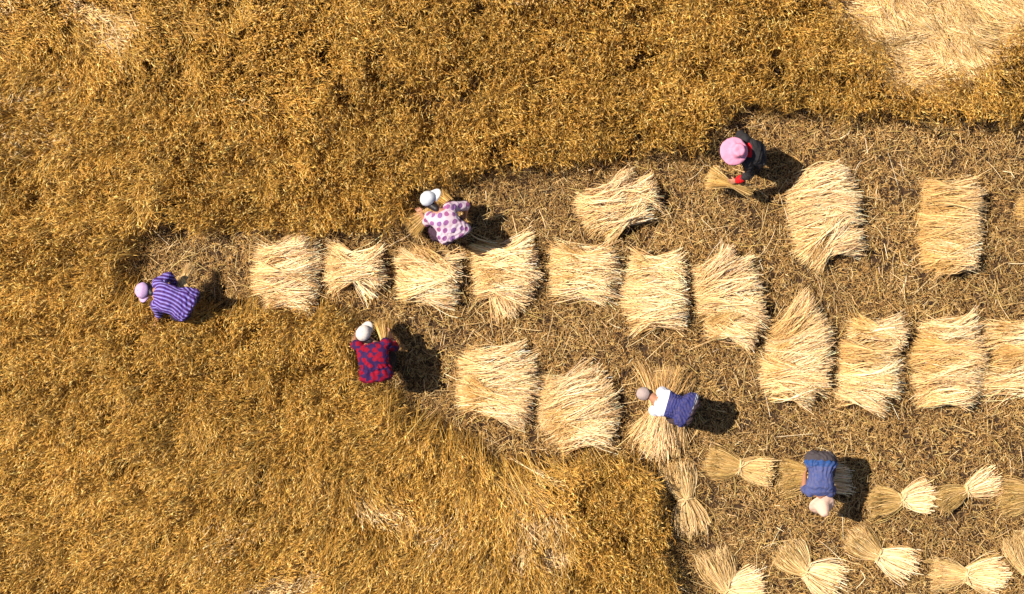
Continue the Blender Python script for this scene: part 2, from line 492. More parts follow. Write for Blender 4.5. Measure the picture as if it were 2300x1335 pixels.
def stubble():
    x0, x1, y0, y1 = -5.8, 10.2, -7.2, 3.0
    dens = 3300
    n = int((x1 - x0) * (y1 - y0) * dens)
    x = rng.uniform(x0, x1, n); y = rng.uniform(y0, y1, n)
    px = x * PXM + 1150; py = 667.5 - y * PXM
    out = (px > 2460) | (py > 1495)
    grow = [(cx, cy) for cx, cy in CUT]
    keep = bounding(grow, px + (vnoise(px, py, 40, 3) - .5) * 40, py + (vnoise(px, py, 40, 4) - .5) * 40) & (~out | (rng.random(n) < 0.35))
    g = fbm(x, y, 0.3, 140, 3)
    keep &= rng.random(n) < np.clip((g * .5 + .5 * fbm(x, y, 0.10, 144, 2) - 0.27) * 5, 0.18, 1)
    x, y, px, py, g = x[keep], y[keep], px[keep], py[keep], g[keep]
    n = len(x)
    L = np.clip(rng.gamma(3.0, 0.0165, n), 0.015, 0.18)
    phi = rng.uniform(0, 2 * PI, n); el = rng.normal(0, 0.35, n)
    zc = 0.015 + 0.055 * fbm(x, y, 0.22, 150, 2) * rng.random(n) ** 0.6 + np.abs(np.sin(el)) * L * 0.5
    K = 3
    t = np.array([-0.5, 0, 0.5])[None, :]
    b = rng.normal(0, 0.10, n)[:, None] * L[:, None]
    X = x[:, None] + (t * L[:, None]) * (np.cos(phi) * np.cos(el))[:, None] - (b * (0.25 - t ** 2) * 4) * np.sin(phi)[:, None]
    Y = y[:, None] + (t * L[:, None]) * (np.sin(phi) * np.cos(el))[:, None] + (b * (0.25 - t ** 2) * 4) * np.cos(phi)[:, None]
    Z = zc[:, None] + t * (L * np.sin(el))[:, None]
    wd = np.repeat(np.array([[0.0020, 0.0030, 0.0016]]), n, 0) * rng.uniform(0.6, 1.3, (n, 1))
    tone = (0.62 + 0.58 * fbm(x, y, 0.7, 160, 3))[:, None]
    # a lighter trodden band near the upper edge of the strip
    band = np.clip(1 - np.abs(py - 300) / 60, 0, 1) * np.clip((px - 1700) / 200, 0, 1)
    tone = tone * (1 + 0.28 * band[:, None])
    col = palette(n, LIT_PAL, [5, 3.6, 5, 2.2, 5.5, 2.5, 1.0], 0.16) * tone
    parts = [ribbons(np.stack([X, Y, Z], 2), wd, np.clip(col, 0, .9))]
    # cut stubs standing in the soil
    n2 = 46000
    x = rng.uniform(x0, x1, n2); y = rng.uniform(y0, y1, n2)
    px = x * PXM + 1150; py = 667.5 - y * PXM
    k = bounding(CUT, px, py) & (vnoise(x, y, 0.12, 77) > 0.35)
    x, y = x[k], y[k]; n2 = len(x)
    h = rng.uniform(0.04, 0.10, n2)
    lx = rng.normal(0, 0.03, n2); ly = rng.normal(0, 0.03, n2)
    P = np.stack([np.stack([x, y, -0.02 + 0 * x], 1), np.stack([x + lx, y + ly, h], 1)], 1)
    parts.append(ribbons(P, np.full((n2, 2), 0.003), palette(n2, LIT_PAL, [3, 4, 2, 4, 1, 2, 2], 0.15), side=unit(rng.normal(size=(n2, 3)) * [1, 1, 0.01])))
    V, Q, K_ = merge(parts)
    o = link('stubble', mesh_np('stubble', V, Q, K_), M_LITTER)
    tag(o, 'short brown stubble and broken dry litter covering the cut strip', 'stubble', kind='stuff')
    # longer single straws fallen across it
    n = 7500
    x = rng.uniform(x0, 8.5, n); y = rng.uniform(-5.5, 3.0, n)
    px = x * PXM + 1150; py = 667.5 - y * PXM
    k = bounding(CUT, px, py)
    x, y = x[k], y[k]; n = len(x)
    L = np.clip(rng.gamma(3.0, 0.068, n), 0.08, 0.62)
    phi = rng.uniform(0, 2 * PI, n)
    K = 6
    t = np.linspace(-0.5, 0.5, K)[None, :]
    kink = rng.normal(0, 0.5, n)[:, None] * (rng.random(n) < 0.5)[:, None]
    aa = phi[:, None] + kink * t + (rng.random(n) < 0.14)[:, None] * np.where(t > rng.uniform(-.3, .3, n)[:, None], 1, 0) * rng.normal(0, 0.8, n)[:, None]
    X = np.cumsum(np.cos(aa), 1) * (L / K)[:, None]; Y = np.cumsum(np.sin(aa), 1) * (L / K)[:, None]
    X += x[:, None] - X[:, 3:4]; Y += y[:, None] - Y[:, 3:4]
    Z = 0.075 + rng.uniform(0, 0.045, n)[:, None] + t * rng.normal(0, 0.04, n)[:, None]
    wd = np.repeat(np.array([[0.0018, 0.0023, 0.0025, 0.0025, 0.0034, 0.0014]]), n, 0) * rng.uniform(0.7, 1.4, (n, 1))
    col = palette(n, [(0.58, 0.39, 0.16), (0.74, 0.53, 0.26), (0.50, 0.35, 0.10), (0.36, 0.23, 0.09), (0.86, 0.70, 0.45)], [4, 2.2, 3, 4, 0.5], 0.12)
    V, Q, K_ = ribbons(np.stack([X, Y, Z], 2), wd, col)
    o = link('fallen_straw', mesh_np('fallen_straw', V, Q, K_), M_STRAW)
    tag(o, 'long loose single straws strewn over the stubble', 'straw', kind='stuff')


stubble()

# ------------------------------------------------------------------ cut straw
PILE_PAL = [(0.877, 0.589, 0.31), (0.93, 0.706, 0.417), (0.728, 0.449, 0.203), (0.93, 0.813, 0.556), (0.514, 0.321, 0.107), (0.278, 0.161, 0.054)]
PILE_W = [5, 4, 3, 2, 1.6, 1.8]
YEL_PAL = [(0.66, 0.42, 0.165), (0.74, 0.50, 0.22), (0.56, 0.34, 0.11), (0.82, 0.60, 0.32), (0.38, 0.23, 0.065), (0.26, 0.155, 0.045)]
OLIVE = [(0.42, 0.26, 0.080), (0.52, 0.34, 0.12), (0.30, 0.18, 0.05), (0.64, 0.44, 0.19), (0.14, 0.08, 0.025)]


def armful(x0, y0, x1, y1, w0, wm, w1, bend=0.0, h=0.27, n=0, zb=0.03, pal=PILE_PAL, pw=PILE_W, stray=0.11):
    """straw laid from ear end (x0,y0) to cut end (x1,y1), photo pixels -> ribbons"""
    a = np.array(WN(x0, y0, 0.15)); b = np.array(WN(x1, y1, 0.15))
    if x1 - x0 > 80: a, b = a + (b - a) * .055, b - (b - a) * .09
    Lt = np.linalg.norm(b - a); ax = (b - a) / Lt; pe = np.array([-ax[1], ax[0]])
    k = 1 / PXM
    w0, wm, w1 = w0 * k / 2, wm * k / 2, w1 * k / 2
    if not n: n = int(3600 * Lt * (w0 + w1 + 2 * wm) / 2 * 0.85)
    n = max(n, 120)
    v = np.clip(rng.normal(0, 0.52, n), -1.15, 1.15)
    v = np.where(rng.random(n) < 0.6, rng.uniform(-1, 1, n), v)
    K = 6
    t = np.linspace(0, 1, K)[None, :]
    u0 = rng.normal(0.05, 0.10, n)[:, None]; u1 = 1 + rng.normal(-0.05, 0.085, n)[:, None]
    # locks that end earlier, so the ends are ragged
    lock = (vnoise(v * 3.1 + x0, v * 0 + y0, 0.5, 7) - 0.5)
    u1 = u1 + lock[:, None] * 0.14; u0 = u0 + (vnoise(v * 3.7 + x0, v * 0 + y0, 0.5, 8) - 0.5)[:, None] * 0.12
    sh = rng.random(n)[:, None] < 0.22
    u0 = np.where(sh & (rng.random(n)[:, None] < 0.5), u0 + rng.uniform(0.1, 0.5, n)[:, None], u0)
    u = u0 + (u1 - u0) * t
    wu = w0 * (1 - u) * (1 - 2 * u) + 4 * wm * u * (1 - u) + w1 * u * (2 * u - 1)
    wu = np.maximum(wu, min(w0, wm, w1) * 0.6)
    tilt = (vnoise(v * 2.3 + x0, v * 0 + y1, 0.4, 9) - 0.5)[:, None] * 0.42 + rng.normal(0, 0.17, n)[:, None]
    G = 7
    gi = rng.integers(0, G, n); gi = np.where(rng.random(n) < .6, np.clip(((v + 1) / 2 * G).astype(int), 0, G - 1), gi)
    gt = rng.normal(0, 0.27, G)[gi][:, None]; gu = rng.normal(0, 0.065, G)[gi][:, None]; gz = rng.normal(0, 0.022, G)[gi][:, None]
    gb = rng.normal(0, 0.035, G)[gi][:, None]
    u = u + gu; u = np.where(u > 1.02, 1.02 + (u - 1.02) * .75, np.where(u < 0, u * .6, u)); tilt = tilt * 0.7 + gt
    st = rng.random(n)[:, None] < stray
    tilt = np.where(st, rng.normal(0, 0.45, n)[:, None], tilt)
    lat = v[:, None] * wu + tilt * (u - 0.5) * Lt * 0.62 + 0.03 * np.sin(u * 5 + v[:, None] * 7 + x0) + (bend * k + gb) * 4 * u * (1 - u) + rng.normal(0, 0.05, n)[:, None] * (u - .5) ** 2 * Lt
    lay = (rng.random(n) ** 0.8)[:, None]
    prof = np.sqrt(np.clip(1.15 - v[:, None] ** 2, 0.05, 1))
    z = zb + h * prof * lay * (0.40 + 1.7 * u * (1.32 - u)) * (1 - 0.25 * (u > 1)) + 0.02 * rng.random(n)[:, None]
    z = z + rng.normal(0, 0.10, n)[:, None] * (u - 0.5) + (vnoise(v * 9 + x0, v * 0 + y0, 1.0, 31)[:, None] - .5) * 0.10 - 0.05 * (vnoise(v * 22 + x0, u[:, 2] * 3 + y0, 1.0, 33)[:, None] > .72) + np.where(st, 0.03, 0)
    z = z + gz
    X = a[0] + ax[0] * u * Lt + pe[0] * lat; Y = a[1] + ax[1] * u * Lt + pe[1] * lat
    P = np.stack([X, Y, np.maximum(z, 0.015)], 2)
    wd = np.array([[0.0010, 0.0032, 0.0019, 0.0020, 0.0021, 0.0022]]) * rng.uniform(0.7, 1.45, (n, 1))
    col = palette(n, pal, pw, 0.14) * (1 + rng.normal(0, .09, G)[gi])[:, None] * (0.86 + 0.32 * fbm(X[:, 2], Y[:, 2], 0.12, 200, 2))[:, None]
    col = np.clip(col, 0, .93)
    cc = np.repeat(col[:, None, :], K, 1).copy()
    cc[:, :2] *= np.array([0.84, 0.76, 0.60])
    if pal is YEL_PAL: cc[:, -2:] = cc[:, -2:] * 0.45 + palette(n, PILE_PAL, PILE_W, .1)[:, None] * 0.55
    cc[:, -1] = np.clip(cc[:, -1] * 1.1, 0, 0.95)
    return ribbons(P, wd, cc)


def straw_pile(arms, label, name='straw_pile', cat='straw pile', group='loose straw piles laid out to dry'):
    ps = [armful(*a[0], **a[1]) for a in arms]
    for _ in range(2):          # a thin wisp or two thrown across the pile
        (x0, y0, x1, y1, w0, wm, w1), kw = arms[random.randrange(len(arms))]
        s = random.uniform(-.45, .45) * wm; d = random.uniform(-.30, .30) * (x1 - x0) * .6
        hx = (x1 - x0) * random.uniform(.03, .16)
        ps.append(armful(x0 + hx, y0 + s - d, x1 - hx * .6, y1 + s + d, 12, 14, 26, h=.07, zb=.20, pal=random.choice([PILE_PAL, YEL_PAL]), stray=.12))
    V, Q, K_ = merge(ps)
    c = V.mean(0); c[2] = 0
    o = link(name, mesh_np(name, V - c, Q, K_), M_STRAW, loc=Vector(c))
    tag(o, label, cat, group)
    return o


def A(*a, **k): return (a, k)


YE = dict(pal=YEL_PAL)
HPAL = [(0.64, 0.41, 0.16), (0.74, 0.51, 0.23), (0.52, 0.31, 0.10), (0.84, 0.63, 0.34), (0.34, 0.20, 0.06), (0.24, 0.14, 0.04)]
PILES = [
    ([A(560, 612, 714, 604, 92, 90, 108), A(588, 655, 705, 678, 42, 36, 60, h=.19, zb=.05), A(582, 578, 706, 556, 34, 34, 48, zb=.05)],
     'wide pale straw pile at the left end of the long row'),
    ([A(728, 607, 866, 598, 84, 62, 84), A(738, 566, 850, 652, 24, 22, 40, zb=.12, h=.10), A(738, 640, 858, 585, 20, 20, 40, zb=.04)],
     'small straw pile crossed by a diagonal wisp, second from the left in the long row'),
    ([A(886, 628, 1034, 636, 70, 84, 84), A(920, 580, 1028, 612, 30, 34, 60, zb=.08, h=.14), A(930, 588, 1012, 640, 20, 20, 24, zb=.14, h=.08)],
     'straw pile directly below the person in the polka dot shirt, slanting down to the right'),
    ([A(1058, 596, 1212, 588, 92, 74, 92), A(1068, 642, 1200, 646, 46, 46, 66), A(1088, 600, 1152, 702, 40, 34, 46, pal=YEL_PAL, zb=.1, h=.12)],
     'straw pile with a yellower tuft trailing off its lower edge, fourth in the long row'),
    ([A(1237, 592, 1390, 590, 66, 62, 70), A(1236, 634, 1384, 652, 52, 44, 62)],
     'square flat straw pile in the middle of the long row'),
    ([A(1408, 612, 1542, 602, 66, 58, 64), A(1398, 660, 1552, 672, 66, 64, 66), A(1412, 712, 1545, 704, 54, 48, 66, zb=.05)],
     'straw pile left of the big fan shaped one, made of three overlapping armfuls'),
    ([A(1572, 640, 1652, 578, 44, 44, 66), A(1564, 655, 1708, 618, 56, 60, 80), A(1566, 690, 1725, 684, 50, 60, 88), A(1588, 722, 1702, 762, 40, 36, 58)],
     'large fan shaped straw pile with its cut ends spread to the right'),
    ([A(1738, 762, 1838, 682, 48, 50, 72, pal=YEL_PAL), A(1722, 800, 1868, 762, 54, 56, 78), A(1710, 838, 1872, 826, 62, 60, 92), A(1728, 866, 1832, 884, 40, 34, 54)],
     'tall straw pile whose top slants up to the right, beside the fan shaped one'),
    ([A(1902, 748, 2036, 742, 46, 34, 52), A(1888, 800, 2028, 795, 58, 56, 66, pal=YEL_PAL), A(1882, 848, 2028, 850, 56, 60, 76), A(1872, 886, 2000, 908, 24, 22, 34)],
     'straw pile with a narrow top, a middle block and a thin bottom wisp'),
    ([A(2072, 745, 2202, 734, 46, 42, 48), A(2052, 798, 2222, 796, 62, 72, 72, pal=YEL_PAL), A(2050, 850, 2206, 848, 58, 62, 76), A(2064, 892, 2190, 896, 26, 24, 34)],
     'tall full straw pile second from the right edge in the long row'),
    ([A(2208, 755, 2370, 752, 52, 48, 66), A(2222, 802, 2380, 800, 46, 40, 60, pal=YEL_PAL), A(2198, 868, 2375, 836, 30, 50, 80)],
     'straw pile of the long row cut off by the right edge of the picture'),
    ([A(1292, 466, 1418, 456, 46, 44, 66, zb=.09), A(1322, 450, 1424, 402, 32, 34, 44), A(1380, 452, 1482, 424, 40, 46, 76), A(1312, 500, 1432, 450, 40, 34, 44),
      A(1352, 528, 1462, 452, 34, 30, 50)],
     'ragged straw pile alone between the polka dot shirt and the pink hat'),
    ([A(1790, 430, 1912, 398, 46, 60, 60, bend=6), A(1768, 468, 1932, 440, 60, 70, 76, bend=8), A(1776, 512, 1930, 480, 56, 60, 60), A(1812, 586, 1890, 490, 60, 44, 40, zb=.06),
      A(1830, 560, 1940, 532, 44, 40, 44)],
     'large pale straw pile beside the shadow of the person in the pink hat'),
    ([A(2070, 445, 2208, 448, 70, 70, 76, pal=YEL_PAL), A(2066, 510, 2212, 512, 72, 70, 80, pal=YEL_PAL), A(2072, 566, 2200, 560, 54, 52, 60, pal=YEL_PAL),
      A(2100, 600, 2190, 580, 26, 26, 40, pal=YEL_PAL, zb=.04)],
     'darker golden straw pile standing alone above the right end of the long row'),
    ([A(2288, 476, 2420, 476, 66, 70, 76, pal=OLIVE, pw=[3, 3, 2, 2, 1])],
     'sliver of an olive brown straw pile at the right edge, level with the golden one'),
    ([A(1042, 812, 1184, 800, 46, 40, 46), A(1028, 850, 1212, 846, 60, 60, 78), A(1030, 882, 1196, 900, 42, 42, 66), A(1056, 905, 1190, 935, 20, 20, 30, zb=.03)],
     'straw pile right of the shadow of the person in the red shirt'),
    ([A(1222, 892, 1352, 846, 54, 58, 66), A(1204, 926, 1376, 884, 54, 60, 66), A(1214, 952, 1392, 922, 44, 50, 60), A(1250, 982, 1386, 968, 44, 48, 56)],
     'straw pile just left of the person in the navy jacket'),
    ([A(1502, 838, 1482, 1000, 82, 74, 104, h=.16, pal=HPAL),
      A(1520, 845, 1470, 990, 40, 46, 74, zb=.05, h=.14, pal=HPAL)],
     'upright straw pile gathered under the person in the navy jacket'),
]
for arms, lab in PILES:
    straw_pile(arms, lab)


# ------------------------------------------------------------------ tied sheaves
def fan(c, e, wd, n, waist, pal, pw, ear, h=0.15):
    """half of a sheaf: from the waist point c to the spread end e (photo pixels)"""
    a = np.array(WN(*c, 0.12)); b = np.array(WN(*e, 0.12))
    b = a + (b - a) * 0.95; wd = wd * 0.9
    Lt = np.linalg.norm(b - a); ax = (b - a) / Lt; pe = np.array([-ax[1], ax[0]])
    k = 1 / PXM
    v = rng.uniform(-1, 1, n) * rng.random(n) ** 0.25
    G = 6; gi = np.clip(((v + 1) / 2 * G).astype(int), 0, G - 1); gi = np.where(rng.random(n) < .3, rng.integers(0, G, n), gi)
    v = v + (vnoise(v * 2.5 + c[0], v * 0, 0.4, 12) - 0.5) * 0.35 + rng.normal(0, 0.16, G)[gi]
    gl = (1 + rng.normal(0, 0.075, G)[gi])[:, None]
    q = rng.uniform(-1, 1, n) * np.sqrt(np.clip(1 - np.clip(v, -1, 1) ** 2, 0, 1))       # vertical place in the round bundle
    q = np.where(rng.random(n) < 0.5, np.abs(q), q)
    K = 6 if ear else 5
    t = np.linspace(-0.06, 1, K)[None, :]
    ln = np.clip(rng.normal(0.96, 0.07, n) - 0.10 * np.abs(v) + (vnoise(v * 4 + c[1], v * 0 + 3, 0.5, 13) - .5) * .2, 0.5, 1.2)[:, None]
    if not ear: ln = np.clip(ln + rng.normal(0, .05, (n, 1)), 0.6, 1.12)
    ln = np.where(rng.random((n, 1)) < .05, ln * 1.15, ln)
    u = t * ln * gl
    wu = waist * k / 2 + (wd * k / 2 - waist * k / 2) * np.clip(u, 0, 2) ** 0.8
    bow = rng.normal(0, 0.075, n)[:, None] * 4 * np.clip(u, 0, 1) * (1 - np.clip(u, 0, 1)) * Lt
    lat = v[:, None] * wu + bow + rng.normal(0, 0.055, n)[:, None] * np.clip(u, 0, 1) * Lt
    zc = 0.10 + 0.02 * u - (0.05 * u ** 2)
    hz = 0.055 + (h * 0.55 - 0.055) * np.clip(u, 0, 1)
    z = np.maximum(zc + q[:, None] * hz, 0.02) + rng.normal(0, 0.06, n)[:, None] * u ** 2
    X = a[0] + ax[0] * u * Lt + pe[0] * lat; Y = a[1] + ax[1] * u * Lt + pe[1] * lat
    P = np.stack([X, Y, z], 2)
    if ear:
        wd_ = np.array([[0.0030, 0.0028, 0.0026, 0.0034, 0.0060, 0.0016]])
    else:
        wd_ = np.array([[0.0034, 0.0034, 0.0036, 0.0038, 0.0040]])
    wd_ = wd_ * rng.uniform(0.5, 0.95, (n, 1))
    return P, wd_, palette(n, pal, pw, 0.13)


PALE_EAR = [(0.58, 0.38, 0.15), (0.68, 0.47, 0.21), (0.45, 0.28, 0.09), (0.76, 0.56, 0.29), (0.20, 0.115, 0.035)]


def torus_band(c, ax, r1, r2, th, turns=3):
    """twisted straw binding round the waist"""
    pe = np.array([-ax[1], ax[0], 0]); up = np.array([0, 0, 1.0]); ax3 = np.array([ax[0], ax[1], 0])
    Ps = []
    for s in range(7):
        K = 26
        t = np.linspace(0, 2 * PI, K)
        ph = s * 2 * PI / 7
        rr = 1 + 0.09 * np.cos(t * 5 + ph)
        P = c + pe[None] * (np.cos(t) * r1 * rr)[:, None] + up[None] * (np.sin(t) * r2 * rr)[:, None] + ax3[None] * (np.sin(t * 5 + ph) * th)[:, None]
        P[:, 2] = np.maximum(P[:, 2], 0.012)
        Ps.append(P)
    P = np.array(Ps)
    side = np.repeat(ax3[None], len(Ps), 0)
    n = len(Ps)
    b = ribbons(P, np.full((n, P.shape[1]), 0.0045), palette(n, [(0.70, 0.50, 0.25), (0.6, 0.42, 0.18)], [1, 1], 0.08), side=-side)
    # knot and two tails
    T = []
    for s in range(9):
        d = unit(np.array([ax3 * rng.normal(0, .6) + pe * rng.normal(0, 1) + up * 0.25]))[0]
        st = c + up * r2
        T.append(np.stack([st - d * .02, st + d * 0.03 + up * .012, st + d * 0.07 + up * .005, st + d * rng.uniform(.09, .15) - up * .02]))
    T = np.array(T)
    t2 = ribbons(T, np.full((len(T), 4), 0.004), palette(len(T), [(0.70, 0.50, 0.25)], [1], 0.1))
    return merge([b, t2])


def sheaf(waist, ear, we, butt, wb, label, pal_e=OLIVE, ww=23, name='tied_sheaf', ne=600, nb=540, pal_b=None):
    ww = ww * random.uniform(.8, 1.25)
    c = Vector((*WN(*waist, 0.12), 0.0))
    root = empty(name, c)
    tag(root, label, 'sheaf', 'sheaves tied at the waist')
    cn = np.array(c)
    Pb, wdb, cb = fan(waist, butt, wb, nb, ww, pal_b or PILE_PAL, PILE_W[:len(pal_b or PILE_PAL)], False)
    V, Q, K_ = ribbons(Pb, wdb, cb)
    link('stalks', mesh_np('stalks', V - cn, Q, K_), M_STRAW, root)
    Pe, wde, ce = fan(waist, ear, we, ne, ww, pal_e, [4, 4, 3, 2, 1.2], True)
    parts = [ribbons(Pe, wde, ce)]
    tip = Pe[:, -2]; d = unit(Pe[:, -1] - Pe[:, -2])
    for k in range(3):
        ad = unit(d + rng.normal(0, 0.25, d.shape))
        Aw = np.stack([tip, tip + ad * rng.uniform(0.06, 0.12, (len(d), 1))], 1)
        Aw[..., 2] = np.maximum(Aw[..., 2], 0.01)
        parts.append(strips(Aw, unit(np.cross(ad, rng.normal(size=d.shape))), np.repeat(np.array([[0.0018, 0.0006]]), len(d), 0), ce))
    V, Q, K_ = merge(parts)
    link('ears', mesh_np('ears', V - cn, Q, K_), M_STRAW, root)
    a = np.array(WN(*ear)); b = np.array(WN(*butt)); ax = (b - a) / np.linalg.norm(b - a)
    V, Q, K_ = torus_band(np.array([cn[0], cn[1], 0.10]), ax, ww / PXM / 2 + 0.010, 0.068, 0.012)
    link('binding', mesh_np('binding', V - cn, Q, K_), M_STRAW, root)
    return root


sheaf((1540, 1121), (1512, 1040), 78, (1560, 1206), 88, 'upright tied sheaf beside the crop edge, left of all the other tied sheaves', PALE_EAR, pal_b=PALE_EAR)
sheaf((1662, 1050), (1588, 1040), 76, (1735, 1062), 76, 'tied sheaf with faint olive ears between the navy jacket and the blue shirt', pal_b=PALE_EAR)
sheaf((1832, 1074), (1750, 1078), 86, (1908, 1078), 62, 'sheaf held under the bent person in the blue shirt')
sheaf((2027, 1124), (1953, 1130), 80, (2102, 1114), 88, 'tied sheaf right of the shadow of the person in the blue shirt')
sheaf((2172, 1102), (2104, 1128), 62, (2240, 1072), 76, 'tied sheaf with cut ends tilted up right, next to the cut off olive one')
sheaf((2326, 1112), (2244, 1118), 88, (2405, 1105), 80, 'olive eared end of a sheaf cut off by the right edge')
sheaf((1634, 1324), (1598, 1236), 86, (1716, 1312), 96, 'tied sheaf in the bottom row nearest the standing crop', PALE_EAR)
sheaf((1810, 1284), (1756, 1222), 82, (1893, 1318), 96, 'tied sheaf in the bottom row directly below the person in the blue shirt', PALE_EAR)
sheaf((1974, 1248), (1914, 1196), 82, (2060, 1280), 92, 'tied sheaf at the middle of the bottom row, ears up and to the left', PALE_EAR)
sheaf((2170, 1292), (2090, 1288), 80, (2262, 1294), 92, 'tied sheaf lying level at the bottom, second from the right edge', PALE_EAR)
sheaf((2312, 1284), (2282, 1200), 70, (2372, 1352), 80, 'tied sheaf cut off by the right edge in the bottom corner', PALE_EAR)

# ------------------------------------------------------------------ people
def V3(a): return Vector(a)


def loft(rings, n=28):
    """rings: (centre, half axis a, half axis b) -> verts, faces (closed)"""
    vs = []; fs = []
    for c, a, b in rings:
        for i in range(n):
            t = 2 * PI * i / n
            ct, st = math.cos(t), math.sin(t)
            e = 2.0 / 2.4
            vs.append(V3(c) + V3(a) * math.copysign(abs(ct) ** e, ct) + V3(b) * math.copysign(abs(st) ** e, st))
    m = len(rings)
    for k in range(m - 1):
        for i in range(n):
            j = (i + 1) % n
            fs.append((k * n + i, k * n + j, (k + 1) * n + j, (k + 1) * n + i))
    vs.append(V3(rings[0][0])); vs.append(V3(rings[-1][0]))
    for i in range(n):
        j = (i + 1) % n
        fs.append((len(vs) - 2, j, i)); fs.append((len(vs) - 1, (m - 1) * n + i, (m - 1) * n + j))
    return vs, fs


def ball(c, rx, ry=None, rz=None, fr=None, n=14):
    ry = ry or rx; rz = rz or rx
    X, Y, Z = fr if fr else (V3((1, 0, 0)), V3((0, 1, 0)), V3((0, 0, 1)))
    rings = []
    for k in range(1, n):
        t = PI * k / n
        rings.append((V3(c) - Z * math.cos(t) * rz, X * rx * math.sin(t), Y * ry * math.sin(t)))
    vs, fs = [], []
    for cc, a, b in rings:
        for i in range(16):
            q = 2 * PI * i / 16
            vs.append(cc + a * math.cos(q) + b * math.sin(q))
    m = len(rings)
    for k in range(m - 1):
        for i in range(16):
            j = (i + 1) % 16
            fs.append((k * 16 + i, k * 16 + j, (k + 1) * 16 + j, (k + 1) * 16 + i))
    vs.append(V3(c) - Z * rz); vs.append(V3(c) + Z * rz)
    for i in range(16):
        j = (i + 1) % 16
        fs.append((len(vs) - 2, j, i)); fs.append((len(vs) - 1, (m - 1) * 16 + i, (m - 1) * 16 + j))
    return vs, fs


def limb(pts):
    """tapered chain of (point, radius)"""
    out = []
    for (p, r), (q, s) in zip(pts[:-1], pts[1:]):
        p, q = V3(p), V3(q)
        d = (q - p)
        if d.length < 1e-5: continue
        d.normalize()
        a = d.orthogonal().normalized(); b = d.cross(a)
        out.append(loft([(p.lerp(q, t), a * (r + (s - r) * t), b * (r + (s - r) * t)) for t in (0, .5, 1)], 16))
    for p, r in pts: out.append(ball(p, r))
    return out


def fuse(name, shapes, mat, parent, org, voxel=0.007, it=6, post=None, attr=None):
    """union of closed shapes into one smooth continuous skin"""
    vs = []; fs = []
    for v, f in shapes:
        n = len(vs)
        vs += [tuple(p - org) for p in v]; fs += [tuple(i + n for i in q) for q in f]
    me = bpy.data.meshes.new('tmp'); me.from_pydata(vs, [], fs)
    o = bpy.data.objects.new('tmp', me); C.objects.link(o)
    r = o.modifiers.new('r', 'REMESH'); r.mode = 'VOXEL'; r.voxel_size = voxel; r.adaptivity = 0
    s = o.modifiers.new('s', 'SMOOTH'); s.factor = 0.5; s.iterations = it
    dg = bpy.context.evaluated_depsgraph_get(); dg.update()
    m2 = bpy.data.meshes.new_from_object(o.evaluated_get(dg))
    bpy.data.objects.remove(o); bpy.data.meshes.remove(me)
    m2.name = name
    if post:
        n = len(m2.vertices)
        co = np.empty(n * 3, np.float32); m2.vertices.foreach_get('co', co); co = co.reshape(-1, 3)
        no = np.empty(n * 3, np.float32); m2.vertex_normals.foreach_get('vector', no); no = no.reshape(-1, 3)
        co = co + no * post(co + np.array(org, np.float32))[:, None]
        m2.vertices.foreach_set('co', co.astype(np.float32).ravel()); m2.update()
    if attr:
        n = len(m2.vertices)
        co = np.empty(n * 3, np.float32); m2.vertices.foreach_get('co', co); co = co.reshape(-1, 3)
        a = m2.attributes.new('pat', 'FLOAT_VECTOR', 'POINT')
        a.data.foreach_set('vector', attr(co + np.array(org, np.float32)).astype(np.float32).ravel())
    smooth(m2)
    return link(name, m2, mat, parent)


def fr_(up, fwd):
    Z = V3(up).normalized(); Y = V3(fwd); Y = (Y - Z * Y.dot(Z)).normalized(); X = Y.cross(Z)
    return X, Y, Z


def hand_shapes(wr, direc, palm_n, thumb_side, curl=0.9):
    """palm, four separate fingers and a thumb; palm_n points out of the palm"""
    d = V3(direc).normalized(); n = V3(palm_n); n = (n - d * n.dot(d)).normalized(); s = d.cross(n) * thumb_side
    sh = []
    sh.append(loft([(V3(wr) + d * t, s * a, n * b) for t, a, b in ((-.02, .024, .019), (.02, .03, .017), (.06, .04, .015), (.09, .039, .013))], 16))
    for i, (off, L) in enumerate(((.031, .068), (.0105, .077), (-.0105, .072), (-.030, .056))):
        p = V3(wr) + d * .088 + s * off; a = 0.0; pts = [(p - d * .02, .0095)]
        for k, f in enumerate((.45, .3, .25)):
            a += curl * (0.75 + 0.12 * i) * (0.7 if k == 0 else 0.9)
            p = p + (d * math.cos(a) + n * math.sin(a)) * L * f + s * off * 0.05
            pts.append((p.copy(), .0092 - .0009 * k))
        sh += limb(pts)
    p = V3(wr) + d * .03 + s * .03
    pts = [(p - s * .012, .013)]
    p = p + (d * .6 + s * .75 + n * .35).normalized() * .032; pts.append((p.copy(), .0115))
    p = p + (d * .8 + s * .1 + n * .7).normalized() * .028; pts.append((p.copy(), .0095))
    sh += limb(pts)
    return sh


SKIN = mat_plain('skin', (0.36, 0.17, 0.10), 0.55, 0.1, 200, 0.1, 0.35)
HAIR = mat_plain('black_hair', (0.018, 0.014, 0.014), 0.45, 0.5, 420, 0.3, 0.4)
LIPS = mat_plain('lips', (0.33, 0.10, 0.08), 0.5)
EYE = mat_plain('eye', (0.03, 0.02, 0.015), 0.2, spec=0.5)
SHOE = mat_plain('shoe', (0.05, 0.045, 0.04), 0.7, 0.2)


